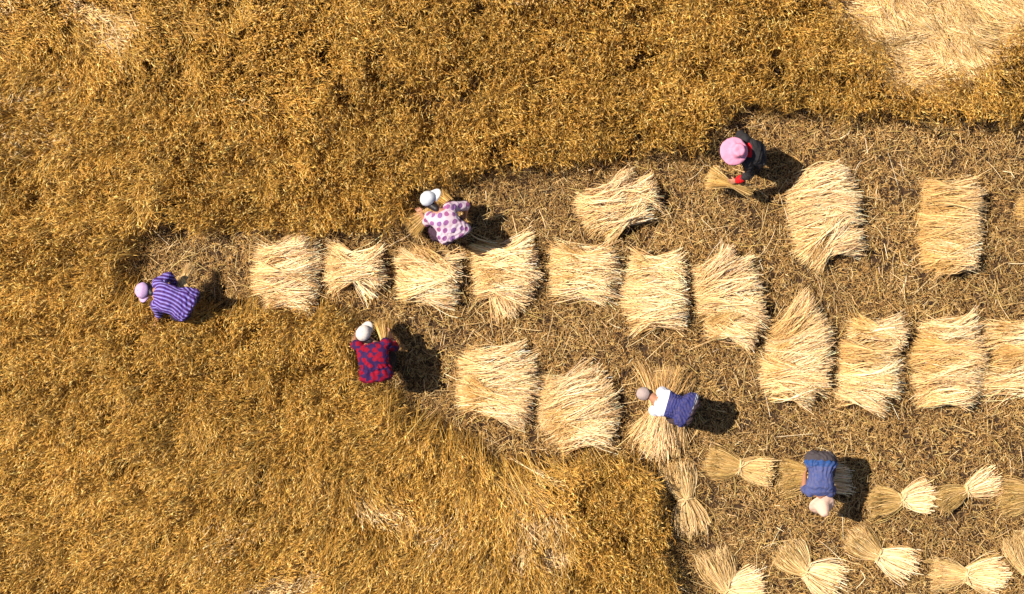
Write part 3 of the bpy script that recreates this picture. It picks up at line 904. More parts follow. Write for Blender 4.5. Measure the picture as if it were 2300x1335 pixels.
def head_shapes(c, X, Y, Z, neck, nr=0.05):
    """c centre of the skull, Y face, Z crown, X to the person's right"""
    sh = [ball(c + Z * .012 - Y * .008, .074, .093, .098, (X, Y, Z)), ball(c - Z * .045 + Y * .022, .058, .066, .072, (X, Y, Z)),
          ball(c - Z * .088 + Y * .052, .028, .026, .02, (X, Y, Z)),
          loft([(c + Z * .018 + Y * .086, X * .008, Y * .006), (c - Z * .012 + Y * .102, X * .011, Y * .012), (c - Z * .026 + Y * .104, X * .017, Y * .013), (c - Z * .034 + Y * .088, X * .013, Y * .008)], 12),
          ball(c + Z * .026 + Y * .082, .045, .012, .008, (X, Y, Z)), ball(c - Z * .058 + Y * .082, .022, .013, .006, (X, Y, Z)), ball(c - Z * .070 + Y * .080, .019, .012, .006, (X, Y, Z))]
    for s in (-1, 1):
        sh.append(ball(c + X * s * .076 - Z * .008 - Y * .006, .011, .019, .032, (X, Y, Z)))
        sh.append(ball(c + X * s * .042 - Z * .018 + Y * .064, .022, .02, .02, (X, Y, Z)))
    sh += limb([(c - Z * .05 - Y * .02, nr), (neck, nr * 1.12)])
    return sh


def cap_mesh(c, X, Y, Z, r=0.097, h=0.10, seed=0):
    n = 40; rings = []
    vs = []; fs = []
    K = 12
    for k in range(K + 1):
        t = (PI / 2) * k / K
        rr = math.cos(t) ** 0.8; zz = math.sin(t)
        for i in range(n):
            q = 2 * PI * i / n
            seam = 1 + .045 * noise.noise(V3((math.cos(q) * rr * 2.6 + seed, math.sin(q) * rr * 2.6, zz * 2.6))) - 0.025 * max(0, math.cos(q * 6)) ** 8
            wr = 1 + 0.03 * math.sin(q * 3 + seed) * math.sin(t * 2) + 0.016 * math.sin(q * 8 + seed * 2) * math.sin(2 * t)
            vs.append(c + (X * math.cos(q) * r * rr + Y * math.sin(q) * r * 1.12 * rr) * seam * wr + Z * (h * zz * (1 - .02 * math.sin(q * 2 + seed))))
    for k in range(K):
        for i in range(n):
            j = (i + 1) % n
            fs.append((k * n + i, k * n + j, (k + 1) * n + j, (k + 1) * n + i))
    # button
    b0 = len(vs)
    bv, bf = ball(c + Z * h, .008, .008, .005, (X, Y, Z), 6)
    vs += bv; fs += [tuple(i + b0 for i in f) for f in bf]
    return vs, fs


def simple(name, vs, fs, mat, parent, org, thick=0.0):
    me = bpy.data.meshes.new(name)
    me.from_pydata([tuple(v - org) for v in vs], [], fs)
    me.validate(); me.update(); smooth(me)
    o = link(name, me, mat, parent)
    if thick:
        s = o.modifiers.new('s', 'SOLIDIFY'); s.thickness = thick; s.offset = 0
    return o


def baseball_cap(c, X, Y, Z, mat, parent, org, name='cap', bl=0.072, seed=0, label=None, bw=0.078):
    vs, fs = cap_mesh(c, X, Y, Z, seed=seed)
    cap = simple(name, vs, fs, mat, parent, org, 0.003)
    if label: cap['label'] = label
    # curved peak
    vs = []; fs = []; nu, nv = 17, 7
    for i in range(nu):
        u = -1 + 2 * i / (nu - 1)
        q = PI / 2 - u * 0.95
        pin = c + X * math.cos(q) * .098 + Y * math.sin(q) * .109
        reach = bl * (1 - abs(u) ** 2.6)
        for j in range(nv):
            v = j / (nv - 1)
            vs.append(pin + Y * reach * v + X * math.cos(q) * .012 * v - Z * (.006 + .012 * v * v + .022 * u * u * v))
    for i in range(nu - 1):
        for j in range(nv - 1):
            fs.append((i * nv + j, i * nv + j + 1, (i + 1) * nv + j + 1, (i + 1) * nv + j))
    simple('peak', vs, fs, mat, cap, V3((0, 0, 0)) + org, 0.005)
    return cap


def hat_mesh(c, X, Y, Z, profile, squash=1.0, off=(0, 0), wob=0.0, crumple=0.0, seed=0, n=64):
    """profile: (radius, height, shift weight) from the tip to the brim edge"""
    vs = []; fs = []
    for k, (r, h, w_) in enumerate(profile):
        for i in range(n):
            q = 2 * PI * i / n
            d = X * math.cos(q) + Y * math.sin(q) * squash
            p = c + d * r + Z * h + (X * off[0] + Y * off[1]) * w_
            nz = noise.noise(V3((math.cos(q) * 2 * max(r, .02) * 12 + seed, math.sin(q) * 2 * max(r, .02) * 12, h * 22)))
            nz2 = math.sin(q * 2 + seed) * w_ + .5 * math.sin(q * 5 + 1.3 * seed) * w_
            p += Z * (nz * crumple + nz2 * wob) + d * nz * crumple * 0.6
            vs.append(p)
    m = len(profile)
    for k in range(m - 1):
        for i in range(n):
            j = (i + 1) % n
            fs.append((k * n + i, (k + 1) * n + i, (k + 1) * n + j, k * n + j))
    vs.append(c + Z * profile[0][1]); t = len(vs) - 1
    for i in range(n): fs.append((t, i, (i + 1) % n))
    return vs, fs


def bezier(pts, t):
    a, b, c, d = pts
    return a * (1 - t) ** 3 + b * 3 * t * (1 - t) ** 2 + c * 3 * t * t * (1 - t) + d * t ** 3


class Torso:
    def __init__(s, sh, hp, shR, shL, hpR, hpL, hump=0.05):
        s.sh, s.hp = V3(sh), V3(hp)
        s.ls = (V3(shR) - V3(shL)).normalized(); s.lh = (V3(hpR) - V3(hpL)).normalized()
        d = (s.hp - s.sh); s.len = d.length; s.d = d.normalized()
        up = V3((0, 0, 1)); up = (up - s.d * up.dot(s.d))
        s.dorsal = s.ls.cross(s.d); s.dorsal.normalize()
        if s.dorsal.z < 0: s.dorsal = -s.dorsal
        s.hump = hump

    def at(s, t):
        p = s.sh.lerp(s.hp, t) + s.dorsal * s.hump * math.sin(PI * min(max(t, 0), 1))
        l = s.ls.lerp(s.lh, min(max(t, 0), 1)).normalized()
        dd = s.dorsal
        l = (l - dd * l.dot(dd)).normalized()
        return p, l, dd

    def rings(s, table):
        out = []
        for t, wdt, th in table:
            p, l, dd = s.at(t)
            out.append((p, l * wdt, dd * th))
        return out

    def coords(s, co):
        sh = np.array(s.sh); d = np.array(s.d); dd = np.array(s.dorsal)
        rel = co - sh
        t = rel @ d
        tt = np.clip(t / s.len, 0, 1)[:, None]
        l = np.array(s.ls)[None] * (1 - tt) + np.array(s.lh)[None] * tt
        l = l / np.linalg.norm(l, axis=1, keepdims=True)
        lat = (rel * l).sum(1); dep = rel @ dd - s.hump * np.sin(PI * tt[:, 0])
        return t, lat, dep


def sinfold(kind, T):
    def f(co):
        t, lat, dep = T.coords(co)
        u = t / T.len
        n1 = fbm(co[:, 0] + 3 * co[:, 2], co[:, 1] + 5, 0.12, 5, 2) - 0.5
        n2 = fbm(t, lat + 3 * dep, 0.05, 9, 2) - 0.5
        base = n1 * 0.026 + n2 * 0.016
        if kind == 'across':      # creases across the back, strongest at the waist
            m = np.exp(-((u - 0.52) / 0.22) ** 2)
            base = base + m * 0.0055 * np.sin(t * 2 * PI / 0.036 + 5 * n1 * 3 + 2.2 * np.sin(lat * 17))
            base = base + np.exp(-((u - 0.85) / 0.2) ** 2) * 0.005 * np.sin((t * 0.7 + lat * 0.8) * 2 * PI / 0.05 + n1 * 12)
        elif kind == 'along':     # drag lines running up from the hem
            m = np.clip((u - 0.45) / 0.3, 0, 1)
            base = base + m * 0.0065 * np.sin((lat * (1.5 - u)) * 2 * PI / 0.045 + 10 * n1)
            base = base - 0.008 * np.exp(-((u - 0.86 + 0.6 * lat ** 2 * 8) / 0.03) ** 2)
        elif kind == 'hem':       # gathered around the hips
            m = np.clip((u - 0.6) / 0.25, 0, 1)
            base = base + m * 0.004 * np.sin((t + lat * 0.5) * 2 * PI / 0.07 + 12 * n1)
        else:
            base = base + 0.004 * np.sin((t - lat) * 2 * PI / 0.07 + 12 * n1)
        return base
    return f


def person(label, root, J, shirt_m, trouser_m, fold='across', shirt_w=1.0, hump=0.05, sleeve_end=(1.0, 1.0), hem=1.06, shirt_col=None, hands=(1, 1), head_r=1.0,
           upper_name='shirt', hemw=1.0, hair_s=1.0, nape=True, waistw=1.0, sl=1.0):
    org = V3((root.x, root.y, 0))
    e = empty('person', org)
    tag(e, label, 'person', 'farm workers harvesting by hand')
    J = {k: V3(v) for k, v in J.items()}
    T = Torso((J['shR'] + J['shL']) / 2, (J['hpR'] + J['hpL']) / 2, J['shR'], J['shL'], J['hpR'], J['hpL'], hump)
    X, Y, Z = fr_(J['crown'], J['face'])
    body = [loft(T.rings([(-.13, .055, .05), (-.05, .11, .07), (0.03, .155, .085), (.2, .165, .105), (.45, .145, .1), (.65, .13, .092), (.85, .155, .105), (1.0, .16, .11), (1.1, .12, .08)]))]
    nb, _, _ = T.at(-.06)
    body += head_shapes(J['head'], X, Y, Z, nb)
    for s in 'RL':
        body += limb([(J['sh' + s], .058), (J['sh' + s].lerp(J['el' + s], .4), .047), (J['el' + s], .038), (J['el' + s].lerp(J['wr' + s], .35), .038), (J['wr' + s], .025)])
        d = (J['wr' + s] - J['el' + s]).normalized()
        body += hand_shapes(J['wr' + s], d * 0.8 + V3(J.get('hd' + s, d)) * 0.6, V3(J.get('pn' + s, (0, 0, -1))), 1 if s == 'R' else -1)
        body += limb([(J['hp' + s], .092), (J['hp' + s].lerp(J['kn' + s], .5), .078), (J['kn' + s], .055), (J['kn' + s].lerp(J['an' + s], .35), .055), (J['an' + s], .036)])
        toe = V3(J['toe']).normalized()
        body += [ball(J['an' + s] + toe * .06 - V3((0, 0, .045)), .04, .11, .03, fr_((0, 0, 1), toe))]
    fuse('body', body, SKIN, e, org, 0.0062, 4)
    # shirt
    k = shirt_w
    rg = [(-.085, .07, .062), (-.04, .12 * k, .085), (0.03, .178 * k, .108), (.2, .19 * k, .13), (.42, .178 * k * waistw, .124), (.64, .172 * k * waistw, .118), (.80, .182 * k * hemw, .133), (hem - .09, .196 * k * hemw, .14), (hem - .03, .182 * k * hemw, .136), (hem + .015, .145 * k * hemw, .118), (hem + .045, .08 * k, .08)]
    sh = [loft(T.rings(rg))]
    for s, se in zip('RL', sleeve_end):
        w_ = J['el' + s].lerp(J['wr' + s], max(se - 1, 0)) if se > 1 else J['sh' + s].lerp(J['el' + s], se)
        pts = [(J['sh' + s], .074 * sl), (J['sh' + s].lerp(J['el' + s], .5), .062 * sl), (J['el' + s], .054 * sl)]
        if se > 1: pts.append((w_, .043))
        sh += limb(pts)

    def attr(co):
        t, lat, dep = T.coords(co)
        ang = np.arctan2(lat / 0.18, dep / 0.13 + 0.35)
        arc = np.where(np.abs(lat) < 0.2, ang * 0.19, lat)
        return np.stack([t, arc, dep], 1)
    so = fuse(upper_name, sh, shirt_m, e, org, 0.0075, 5, post=sinfold(fold, T), attr=attr)
    # trousers
    tr = [loft(T.rings([(.72, .14, .1), (.9, .172, .118), (1.02, .182, .128), (1.12, .168, .12), (1.2, .11, .08)]))]
    for s in 'RL':
        tr += limb([(J['hp' + s], .108), (J['hp' + s].lerp(J['kn' + s], .5), .094), (J['kn' + s], .075), (J['kn' + s].lerp(J['an' + s], .5), .07), (J['an' + s] + V3((0, 0, .03)), .058)])
    fuse('trousers', tr, trouser_m, e, org, 0.0085, 4, post=sinfold('', T), attr=attr)
    for s in 'RL':
        toe = V3(J['toe']).normalized(); f = fr_((0, 0, 1), toe); b = J['an' + s] - V3((0, 0, .055))
        fuse('shoe', [ball(b + toe * .045, .047, .14, .034, f), ball(b + toe * -.01 + V3((0, 0, .03)), .045, .06, .045, f)], SHOE, e, org, 0.009, 3)
    # face and hair
    for s in (-1, 1):
        v, f = ball(J['head'] + X * s * .031 + Z * .006 + Y * .080, .012, .009, .007, (X, Y, Z), 8)
        simple('eye', v, f, EYE, e, org)
    v, f = ball(J['head'] - Z * .064 + Y * .089, .019, .007, .004, (X, Y, Z), 8)
    simple('mouth', v, f, LIPS, e, org)
    hs_ = [ball(J['head'] + Z * .006 - Y * .020, .083 * hair_s, .090 * hair_s, .092 * hair_s, (X, Y, Z)), ball(J['head'] - Z * .045 - Y * .05, .062 * hair_s, .05 * hair_s, .05, (X, Y, Z))]
    if nape: hs_ += limb([(J['head'] - Z * .04 - Y * .045, .062), (J['head'].lerp(nb, .75) + T.dorsal * .03, .042), (nb + T.dorsal * .03 + T.d * .01, .028)])
    fuse('hair', hs_, HAIR, e, org, 0.008, 3)
    return e, org, J, T, (X, Y, Z)


# ---- garment materials
def pat_nodes(name, rough=0.85):
    m = bpy.data.materials.new(name); m.use_nodes = True
    t = m.node_tree; b = t.nodes['Principled BSDF']
    b.inputs['Roughness'].default_value = rough; b.inputs['Specular IOR Level'].default_value = 0.2
    a = t.nodes.new('ShaderNodeAttribute'); a.attribute_name = 'pat'
    tc = t.nodes.new('ShaderNodeTexCoord')
    n2 = t.nodes.new('ShaderNodeTexNoise'); n2.inputs['Scale'].default_value = 160; t.links.new(tc.outputs['Object'], n2.inputs['Vector'])
    bp = t.nodes.new('ShaderNodeBump'); bp.inputs['Strength'].default_value = 0.35; bp.inputs['Distance'].default_value = 0.004
    t.links.new(n2.outputs['Fac'], bp.inputs['Height']); t.links.new(bp.outputs[0], b.inputs['Normal'])
    return m, t, b, a


def math_(t, op, a, b=None):
    n = t.nodes.new('ShaderNodeMath'); n.operation = op
    for i, v in enumerate((a, b)):
        if v is None: continue
        if isinstance(v, (int, float)): n.inputs[i].default_value = v
        else: t.links.new(v, n.inputs[i])
    return n.outputs[0]


def dusty(m):
    t = m.node_tree; b = t.nodes['Principled BSDF']; src = b.inputs['Base Color'].links[0].from_socket
    tc = t.nodes.new('ShaderNodeTexCoord'); n = t.nodes.new('ShaderNodeTexNoise')
    n.inputs['Scale'].default_value = 22; n.inputs['Detail'].default_value = 6; n.inputs['Roughness'].default_value = .7
    t.links.new(tc.outputs['Object'], n.inputs['Vector'])
    f = math_(t, 'MULTIPLY', math_(t, 'MAXIMUM', math_(t, 'SUBTRACT', n.outputs['Fac'], 0.44), 0.0), 0.75)
    mx = t.nodes.new('ShaderNodeMixRGB'); mx.inputs[2].default_value = (0.30, 0.22, 0.14, 1)
    t.links.new(f, mx.inputs[0]); t.links.new(src, mx.inputs[1]); t.links.new(mx.outputs[0], b.inputs['Base Color'])
    return m


def mat_stripes():
    m, t, b, a = pat_nodes('striped_cloth')
    sp = t.nodes.new('ShaderNodeSeparateXYZ'); t.links.new(a.outputs['Vector'], sp.inputs[0])
    f = math_(t, 'FRACT', math_(t, 'ADD', math_(t, 'MULTIPLY', sp.outputs['Y'], 1 / 0.041), 20.0))
    cr = t.nodes.new('ShaderNodeValToRGB'); cr.color_ramp.interpolation = 'LINEAR'
    el = cr.color_ramp.elements
    el[0].position = 0.0; el[0].color = (0.045, 0.010, 0.11, 1)
    el[1].position = 0.30; el[1].color = (0.045, 0.010, 0.11, 1)
    for p, c in ((.38, (0.10, 0.05, 0.28, 1)), (.52, (0.22, 0.19, 0.55, 1)), (.66, (0.26, 0.23, 0.60, 1)), (.84, (0.10, 0.06, 0.32, 1)), (.98, (0.045, 0.010, 0.11, 1))):
        e = el.new(p); e.color = c
    t.links.new(f, cr.inputs[0]); t.links.new(cr.outputs[0], b.inputs['Base Color'])
    return m


def mat_dots():
    m, t, b, a = pat_nodes('polka_dot_cloth')
    vo = t.nodes.new('ShaderNodeTexVoronoi'); vo.voronoi_dimensions = '2D'; vo.inputs['Scale'].default_value = 1 / 0.094; vo.inputs['Randomness'].default_value = 0.22
    mp = t.nodes.new('ShaderNodeMapping'); mp.inputs['Rotation'].default_value = (0, 0, R(33))
    t.links.new(a.outputs['Vector'], mp.inputs[0]); t.links.new(mp.outputs[0], vo.inputs['Vector'])
    d = math_(t, 'LESS_THAN', vo.outputs['Distance'], 0.33)
    dc = t.nodes.new('ShaderNodeMixRGB'); dc.inputs[1].default_value = (0.27, 0.07, 0.18, 1); dc.inputs[2].default_value = (0.19, 0.085, 0.26, 1)
    sp = t.nodes.new('ShaderNodeSeparateColor'); t.links.new(vo.outputs['Color'], sp.inputs[0]); t.links.new(sp.outputs[0], dc.inputs[0])
    mx = t.nodes.new('ShaderNodeMixRGB'); mx.inputs[1].default_value = (0.50, 0.39, 0.46, 1)
    t.links.new(d, mx.inputs[0]); t.links.new(dc.outputs[0], mx.inputs[2]); t.links.new(mx.outputs[0], b.inputs['Base Color'])
    return m


def mat_floral():
    m, t, b, a = pat_nodes('floral_cloth')
    vo = t.nodes.new('ShaderNodeTexVoronoi'); vo.voronoi_dimensions = '2D'; vo.inputs['Scale'].default_value = 1 / 0.078; vo.inputs['Randomness'].default_value = 0.8
    n = t.nodes.new('ShaderNodeTexNoise'); n.inputs['Scale'].default_value = 38; t.links.new(a.outputs['Vector'], n.inputs['Vector'])
    t.links.new(a.outputs['Vector'], vo.inputs['Vector'])
    v = math_(t, 'ADD', vo.outputs['Distance'], math_(t, 'MULTIPLY', math_(t, 'SUBTRACT', n.outputs['Fac'], 0.5), 0.55))
    cr = t.nodes.new('ShaderNodeValToRGB'); el = cr.color_ramp.elements
    el[0].position = 0.0; el[0].color = (0.25, 0.002, 0.020, 1); el[1].position = 0.40; el[1].color = (0.19, 0.002, 0.016, 1)
    e = el.new(0.45); e.color = (0.028, 0.009, 0.060, 1)
    t.links.new(v, cr.inputs[0]); t.links.new(cr.outputs[0], b.inputs['Base Color'])
    return m


def mat_two(name, c1, c2, at, soft=0.005, axis='X', trim=None):
    """cloth whose colour changes at a seam along the body"""
    m, t, b, a = pat_nodes(name)
    sp = t.nodes.new('ShaderNodeSeparateXYZ'); t.links.new(a.outputs['Vector'], sp.inputs[0])
    g = math_(t, 'GREATER_THAN', sp.outputs[axis], at)
    mx = t.nodes.new('ShaderNodeMixRGB'); mx.inputs[1].default_value = (*c1, 1); mx.inputs[2].default_value = (*c2, 1)
    t.links.new(g, mx.inputs[0]); out = mx.outputs[0]
    if trim:
        for lo, hi, cc in trim:
            k = math_(t, 'MULTIPLY', math_(t, 'GREATER_THAN', sp.outputs[axis], lo), math_(t, 'LESS_THAN', sp.outputs[axis], hi))
            m2 = t.nodes.new('ShaderNodeMixRGB'); m2.inputs[2].default_value = (*cc, 1)
            t.links.new(k, m2.inputs[0]); t.links.new(out, m2.inputs[1]); out = m2.outputs[0]
    t.links.new(out, b.inputs['Base Color'])
    return m


def legs(J, bend, spread=0.0, ank=None, side=None):
    """knees and ankles under the hips; bend = horizontal push of the knees, ank = shift of the feet"""
    for s in 'RL':
        h = J['hp' + s]
        a = V3((h.x, h.y, 0.085)) + V3((ank[0], ank[1], 0))
        if side: a += V3(side) * (spread if s == 'R' else -spread)
        J['an' + s] = a
        m = (h + a) / 2
        J['kn' + s] = V3((m.x + bend[0], m.y + bend[1], m.z + 0.02))
    return J


HELD = [(0.46, 0.27, 0.07), (0.58, 0.36, 0.11), (0.34, 0.19, 0.045), (0.68, 0.46, 0.18), (0.16, 0.09, 0.02)]


def bunch(name, label, p_ear, p_butt, grip_t, we, wg, wb, n, cat='bunch', pal=OLIVE, group='handfuls of cut grain being held', pal_b=None):
    """handful of cut grain gripped between its ears and its cut ends, world coordinates"""
    a = np.array(p_ear); b = np.array(p_butt)
    ax = b - a; L = np.linalg.norm(ax); ax = ax / L
    s = unit(np.cross(ax, [0, 0, 1.0])); u2 = np.cross(s, ax)
    g = rng.normal(0, .8, (n, 2)); g /= np.maximum(1, np.linalg.norm(g, axis=1, keepdims=True) / 1.4)
    K = 6; t = np.linspace(0, 1, K)[None, :] * rng.uniform(.85, 1.05, (n, 1)) + rng.normal(0, .04, (n, 1))
    wd = np.where(t < grip_t, wg + (we - wg) * np.clip((grip_t - t) / grip_t, 0, 1.2) ** 0.9, wg + (wb - wg) * np.clip((t - grip_t) / (1 - grip_t), 0, 1.2))
    P = a + ax * (t * L)[..., None] + s * (g[:, :1] * wd)[..., None] + u2 * (g[:, 1:] * wd * 0.7)[..., None]
    P[..., 2] -= 0.10 * np.clip((grip_t - t) / grip_t, 0, 1.3) ** 2
    P[..., 2] = np.maximum(P[..., 2], 0.02)
    col = palette(n, pal, [4, 4, 3, 2, 1.2, 1][:len(pal)], 0.13)
    cc = np.repeat(col[:, None], K, 1)
    if pal_b is not None:
        cc[:, 3:] = palette(n, pal_b, [1] * len(pal_b), 0.1)[:, None]
    w_ = np.array([[0.0010, 0.0042, 0.0024, 0.0020, 0.0021, 0.0021]]) * rng.uniform(0.6, 1.3, (n, 1))
    parts = [ribbons(P, w_, cc)]
    d = unit(P[:, 0] - P[:, 1])
    for k in range(3):
        ad = unit(d + rng.normal(0, 0.35, d.shape)); q = np.stack([P[:, 1], P[:, 1] + ad * rng.uniform(.07, .14, (n, 1))], 1)
        parts.append(strips(q, unit(np.cross(ad, rng.normal(size=d.shape))), np.repeat(np.array([[0.0018, 0.0006]]), n, 0), col))
    V, Q, K_ = merge(parts)
    c = np.array([V[:, 0].mean(), V[:, 1].mean(), V[:, 2].min()])
    o = link(name, mesh_np(name, V - c, Q, K_), M_STRAW, loc=V3(c))
    tag(o, label, cat, group)
    return o


WHITE_CAP = mat_plain('pale_cap_cloth', (0.50, 0.53, 0.57), 0.85, 0.4, 500, 0.05)

# ---- the person in the purple striped shirt, bent double, facing left
hz = 0.80
J = dict(shR=W(353, 639, .86), shL=W(350, 684, .84), hpR=W(430, 668, hz), hpL=W(412, 703, hz), head=W(324, 653, .84), crown=(-.80, .10, .62), face=(-.25, -.95, -.30),
         elR=W(380, 620, .76), wrR=W(394, 640, .52), elL=W(357, 706, .62), wrL=W(352, 722, .44), toe=(-1, -.1, 0), hdL=(-.3, -.6, -.7), hdR=(.2, -.3, -.8), pnR=(-1, 0, -.4), pnL=(-1, .2, 0))
J['crown'] = (-.55, .0, .80); J['face'] = (-.1, -1, -.35)
legs(J, (-.14, 0), .05, (-.13, 0), (0, 1, 0))
e, org, J, T, fr = person('person bent low in a purple and blue striped shirt and a lilac cap, furthest left', W(390, 670, 0), J, dusty(mat_stripes()),
    mat_plain('dark_purple_trousers', (0.03, 0.018, 0.035), .85), 'hem', 1.06, .045, sleeve_end=(1.75, 1.3), hem=1.16, hemw=1.14)
X, Y, Z = fr
baseball_cap(J['head'] + Z * .024, X, Y, Z, mat_plain('lilac_cap_cloth', (0.48, 0.32, 0.53), .85, .4, 500, .06), e, org, bl=.05, seed=1)
bunch('grain_bunch', 'handful of grain with ears hanging below the purple striped shirt', W(338, 772, .32), W(366, 700, .45), .8, .10, .035, .05, 300, pal=HELD)
bunch('grain_bunch', 'thin pale wisp of straw sticking up behind the purple striped shirt', W(424, 596, .55), W(388, 690, .5), .7, .035, .022, .03, 120, pal=PALE_EAR)
bunch('grain_bunch', 'small tuft of cut grain tucked between the raised purple sleeve and the hip', W(400, 628, .55), W(428, 668, .55), .5, .06, .05, .05, 160, pal=YEL_PAL)

# ---- the person in the red floral shirt, facing up the picture
J = dict(shR=W(866, 772, .87), shL=W(806, 778, .85), hpR=W(860, 838, .82), hpL=W(831, 843, .82), head=W(817, 750, .92), crown=(-.05, .30, .95), face=(.45, .80, -.45),
         elR=W(888, 782, .66), wrR=W(876, 752, .42), elL=W(797, 775, .62), wrL=W(800, 752, .42), toe=(0, 1, 0), pnR=(-1, .3, 0), pnL=(1, .3, 0))
legs(J, (.04, .14), .05, (.02, .10), (1, 0, 0))
e, org, J, T, fr = person('person in a red and navy floral shirt and white cap, bending over', W(840, 810, 0), J, mat_floral(),
    mat_plain('black_trousers', (0.012, 0.010, 0.014), .85), 'along', 1.14, .05, sleeve_end=(1.5, 1.2), hem=1.2)
X, Y, Z = fr
baseball_cap(J['head'] + Z * .022, X, Y, Z, mat_plain('cream_cap_cloth', (0.55, 0.50, 0.46), .85, .5, 400, .08), e, org, seed=3)
bunch('grain_bunch', 'handful of grain spreading out left of the red floral shirt', W(775, 752, .35), W(812, 770, .42), .75, .10, .04, .05, 220, pal=HELD)
bunch('grain_bunch', 'handful of grain showing between the white cap and the red sleeve', W(862, 726, .35), W(868, 775, .42), .7, .09, .05, .06, 220, pal=HELD)

# ---- the person in the polka dot shirt
J = dict(shR=W(1008, 468, .86), shL=W(966, 488, .84), hpR=W(1036, 516, .80), hpL=W(1004, 532, .80), head=W(963, 448, .86), crown=(-.35, .25, .86), face=(.72, .30, -.30),
         elR=W(1046, 462, .68), wrR=W(1046, 480, .46), elL=W(959, 500, .62), wrL=W(948, 482, .45), toe=(-.7, .7, 0), pnR=(-1, .1, 0), pnL=(-.5, .6, 0))
legs(J, (-.07, .08), .05, (-.04, .06), (.8, .5, 0))
J['anL'] = J['anL'] + V3((-.10, -.02, 0)); J['knL'] = J['knL'] + V3((-.07, -.0, 0))
e, org, J, T, fr = person('person in a pink shirt with large purple polka dots and a white cap', W(1005, 500, 0), J, dusty(mat_dots()),
    mat_plain('plum_trousers', (0.05, 0.025, 0.045), .85), 'hem', 1.02, .05, sleeve_end=(1.25, 1.15), hem=1.18, hemw=1.15)
X, Y, Z = fr
baseball_cap(J['head'] + Z * .022, X, Y, Z, WHITE_CAP, e, org, bl=.085, seed=5)
bunch('grain_bunch', 'handful of grain fanning out left of the polka dot shirt', W(922, 512, .34), W(972, 470, .44), .8, .12, .04, .05, 330, pal=HELD)
bunch('grain_bunch', 'golden tuft of grain between the white cap and the polka dot sleeve', W(990, 440, .38), W(1022, 466, .42), .7, .06, .05, .05, 180, pal=HELD)

# ---- the person in the pink hat
J = dict(shR=W(1674, 314, 1.05), shL=W(1679, 364, 1.03), hpR=W(1701, 337, .84), hpL=W(1702, 361, .84), head=W(1655, 340, 1.20), crown=(.10, .04, 1), face=(-1, -.1, -.35),
         elR=W(1663, 303, .83), wrR=W(1650, 322, .66), elL=W(1684, 392, .78), wrL=W(1656, 406, .64), toe=(-1, -.2, 0), hdL=(-1, .1, -.2), pnL=(0, .5, -.8), hdR=(-.5, -.6, -.4))
legs(J, (-.08, 0), .04, (.07, -.03), (0, 1, 0))
pm = mat_plain('charcoal_jacket', (0.022, 0.020, 0.022), .8, .4)
e, org, J, T, fr = person('person in a wide pink hat and black jacket with red cuffs', W(1685, 345, 0), J, pm,
    mat_plain('black_cotton_trousers', (0.010, 0.008, 0.010), .85), 'across', .95, .04, sleeve_end=(1.7, 1.85), upper_name='jacket')
X, Y, Z = fr
RED = mat_plain('red_knit', (0.62, 0.006, 0.012), .7, .5, 300)
for s, a_, b_ in (('L', .62, .93), ('R', .62, .93)):
    p, q = J['el' + s].lerp(J['wr' + s], a_), J['el' + s].lerp(J['wr' + s], b_)
    fuse('cuff', limb([(p, .050), (p.lerp(q, .5), .051), (q, .046)]), RED, e, org, .006, 3, post=lambda co: 0.003 * np.sin(co[:, 0] * 300))
p0, l0, d0 = T.at(-.05)
fuse('collar', [loft([(p0 - T.d * .02, l0 * .085, d0 * .075), (p0 + T.d * .03, l0 * .165, d0 * .098), (p0 + T.d * .045, l0 * .16, d0 * .09)])], RED, e, org, .007, 3)
hc = J['head'] + Z * .045
prof = [(.02, .092, 0), (.045, .104, 0), (.068, .104, 0), (.080, .088, 0), (.088, .045, 0), (.097, .012, .02), (.104, 0, .12), (.125, -.004, .35), (.15, -.008, .68), (.172, -.016, .95), (.182, -.024, 1)]
vs, fs = hat_mesh(hc, X, Y, Z, prof, off=(-.0, .045), wob=.004, crumple=.009, seed=4)
simple('hat', vs, fs, mat_plain('pink_hat_cloth', (0.62, 0.25, 0.37), .8, .3, 300, .05), e, org, .003)
bunch('grain_bunch', 'bushy handful of grain held out in the hand with the red cuff', W(1594, 398, .55), W(1686, 430, .50), .52, .12, .022, .07, 170, pal=HELD, pal_b=OLIVE)

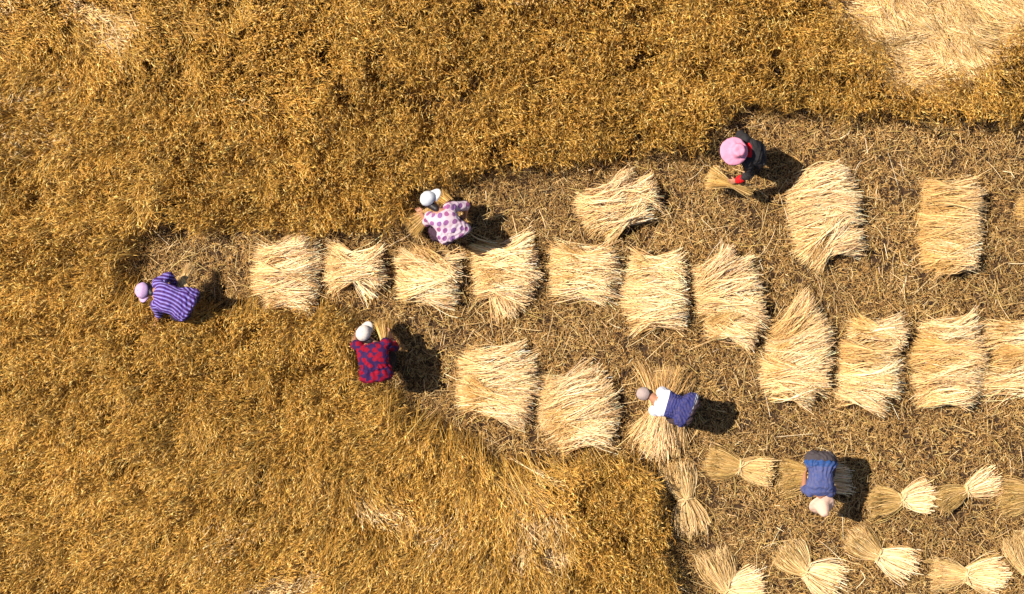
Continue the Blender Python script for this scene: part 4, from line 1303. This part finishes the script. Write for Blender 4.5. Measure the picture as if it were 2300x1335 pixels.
# ---- the person in the navy jacket with the white yoke
J = dict(shR=W(1487, 882, .82), shL=W(1470, 922, .80), hpR=W(1555, 905, .84), hpL=W(1540, 938, .84), head=W(1449, 885, .74), crown=(-.72, .1, .62), face=(-.5, -.1, -.85),
         elR=W(1502, 886, .60), wrR=W(1492, 892, .34), elL=W(1476, 924, .56), wrL=W(1482, 915, .32), toe=(-1, -.2, 0), hdR=(-.3, 0, -1), hdL=(-.3, 0, -1), pnR=(0, -1, 0), pnL=(0, 1, 0))
legs(J, (-.10, 0), .04, (-.08, -.03), (.2, 1, 0))
e, org, J, T, fr = person('person folded forward in a navy jacket with white yoke and small beige cap', W(1520, 915, 0), J,
    dusty(mat_two('navy_white_cloth', (0.62, 0.64, 0.72), (0.030, 0.034, 0.150), .115, trim=[(.452, .462, (.6, .6, .65)), (.470, .484, (.72, .72, .76))])),
    mat_plain('brown_violet_trousers', (0.055, 0.035, 0.040), .85), 'across', 1.0, .05, sleeve_end=(1.2, 1.2), upper_name='jacket', hem=1.08, hemw=1.26, waistw=.88, hair_s=.9, nape=False)
X, Y, Z = fr
CAPB = mat_plain('beige_cap_cloth', (0.34, 0.27, 0.25), .85, .5, 400, .08)
vs, fs = cap_mesh(J['head'] + Z * .018, X, Y, Z, r=.088, h=.10, seed=7)
simple('cap', vs, fs, CAPB, e, org, .003)

# ---- the person in the blue shirt, facing down the picture
J = dict(shR=W(1819, 1106, .84), shL=W(1864, 1106, .84), hpR=W(1827, 1030, .86), hpL=W(1860, 1032, .86), head=W(1846, 1134, .76), crown=(.10, -.62, .74), face=(0, -.7, -.6),
         elR=W(1806, 1100, .64), wrR=W(1808, 1066, .50), elL=W(1871, 1100, .60), wrL=W(1862, 1080, .36), toe=(0, -1, 0), hdR=(.6, .2, -.8), hdL=(-.5, .2, -.8), pnR=(1, 0, 0), pnL=(-1, 0, 0))
legs(J, (.03, -.12), .0, (.10, -.20), (-1, 0, 0))
e, org, J, T, fr = person('person in a faded blue shirt, grey trousers and a cream bell shaped hat, head downwards', W(1843, 1070, 0), J,
    dusty(mat_two('faded_blue_cloth', (0.055, 0.075, 0.205), (0.018, 0.062, 0.21), .36)), mat_plain('grey_trousers', (0.055, 0.045, 0.05), .85, .4), 'along', 1.0, .045,
    sleeve_end=(1.15, 1.05), hem=1.0, hemw=1.08, waistw=.88, hair_s=.8, nape=False, sl=.86)
X, Y, Z = fr
hc = J['head'] + Z * .02
prof = [(.024, .172, 0), (.044, .160, 0), (.060, .132, 0), (.076, .095, 0), (.090, .055, 0), (.100, .022, .05), (.120, .004, .3), (.148, -.010, .7), (.172, -.022, 1)]
vs, fs = hat_mesh(hc, X, Y, Z, prof, wob=.003, crumple=.008, seed=9)
simple('hat', vs, fs, mat_plain('cream_hat_cloth', (0.60, 0.40, 0.31), .85, .4, 300, .06), e, org, .003)

bunch('grain_bunch', 'pale grey green wisp of grain lying in the shadow above the long row', W(1078, 556, .12), W(1128, 556, .10), .7, .08, .06, .09, 220, pal=OLIVE, group='loose grain on the ground')
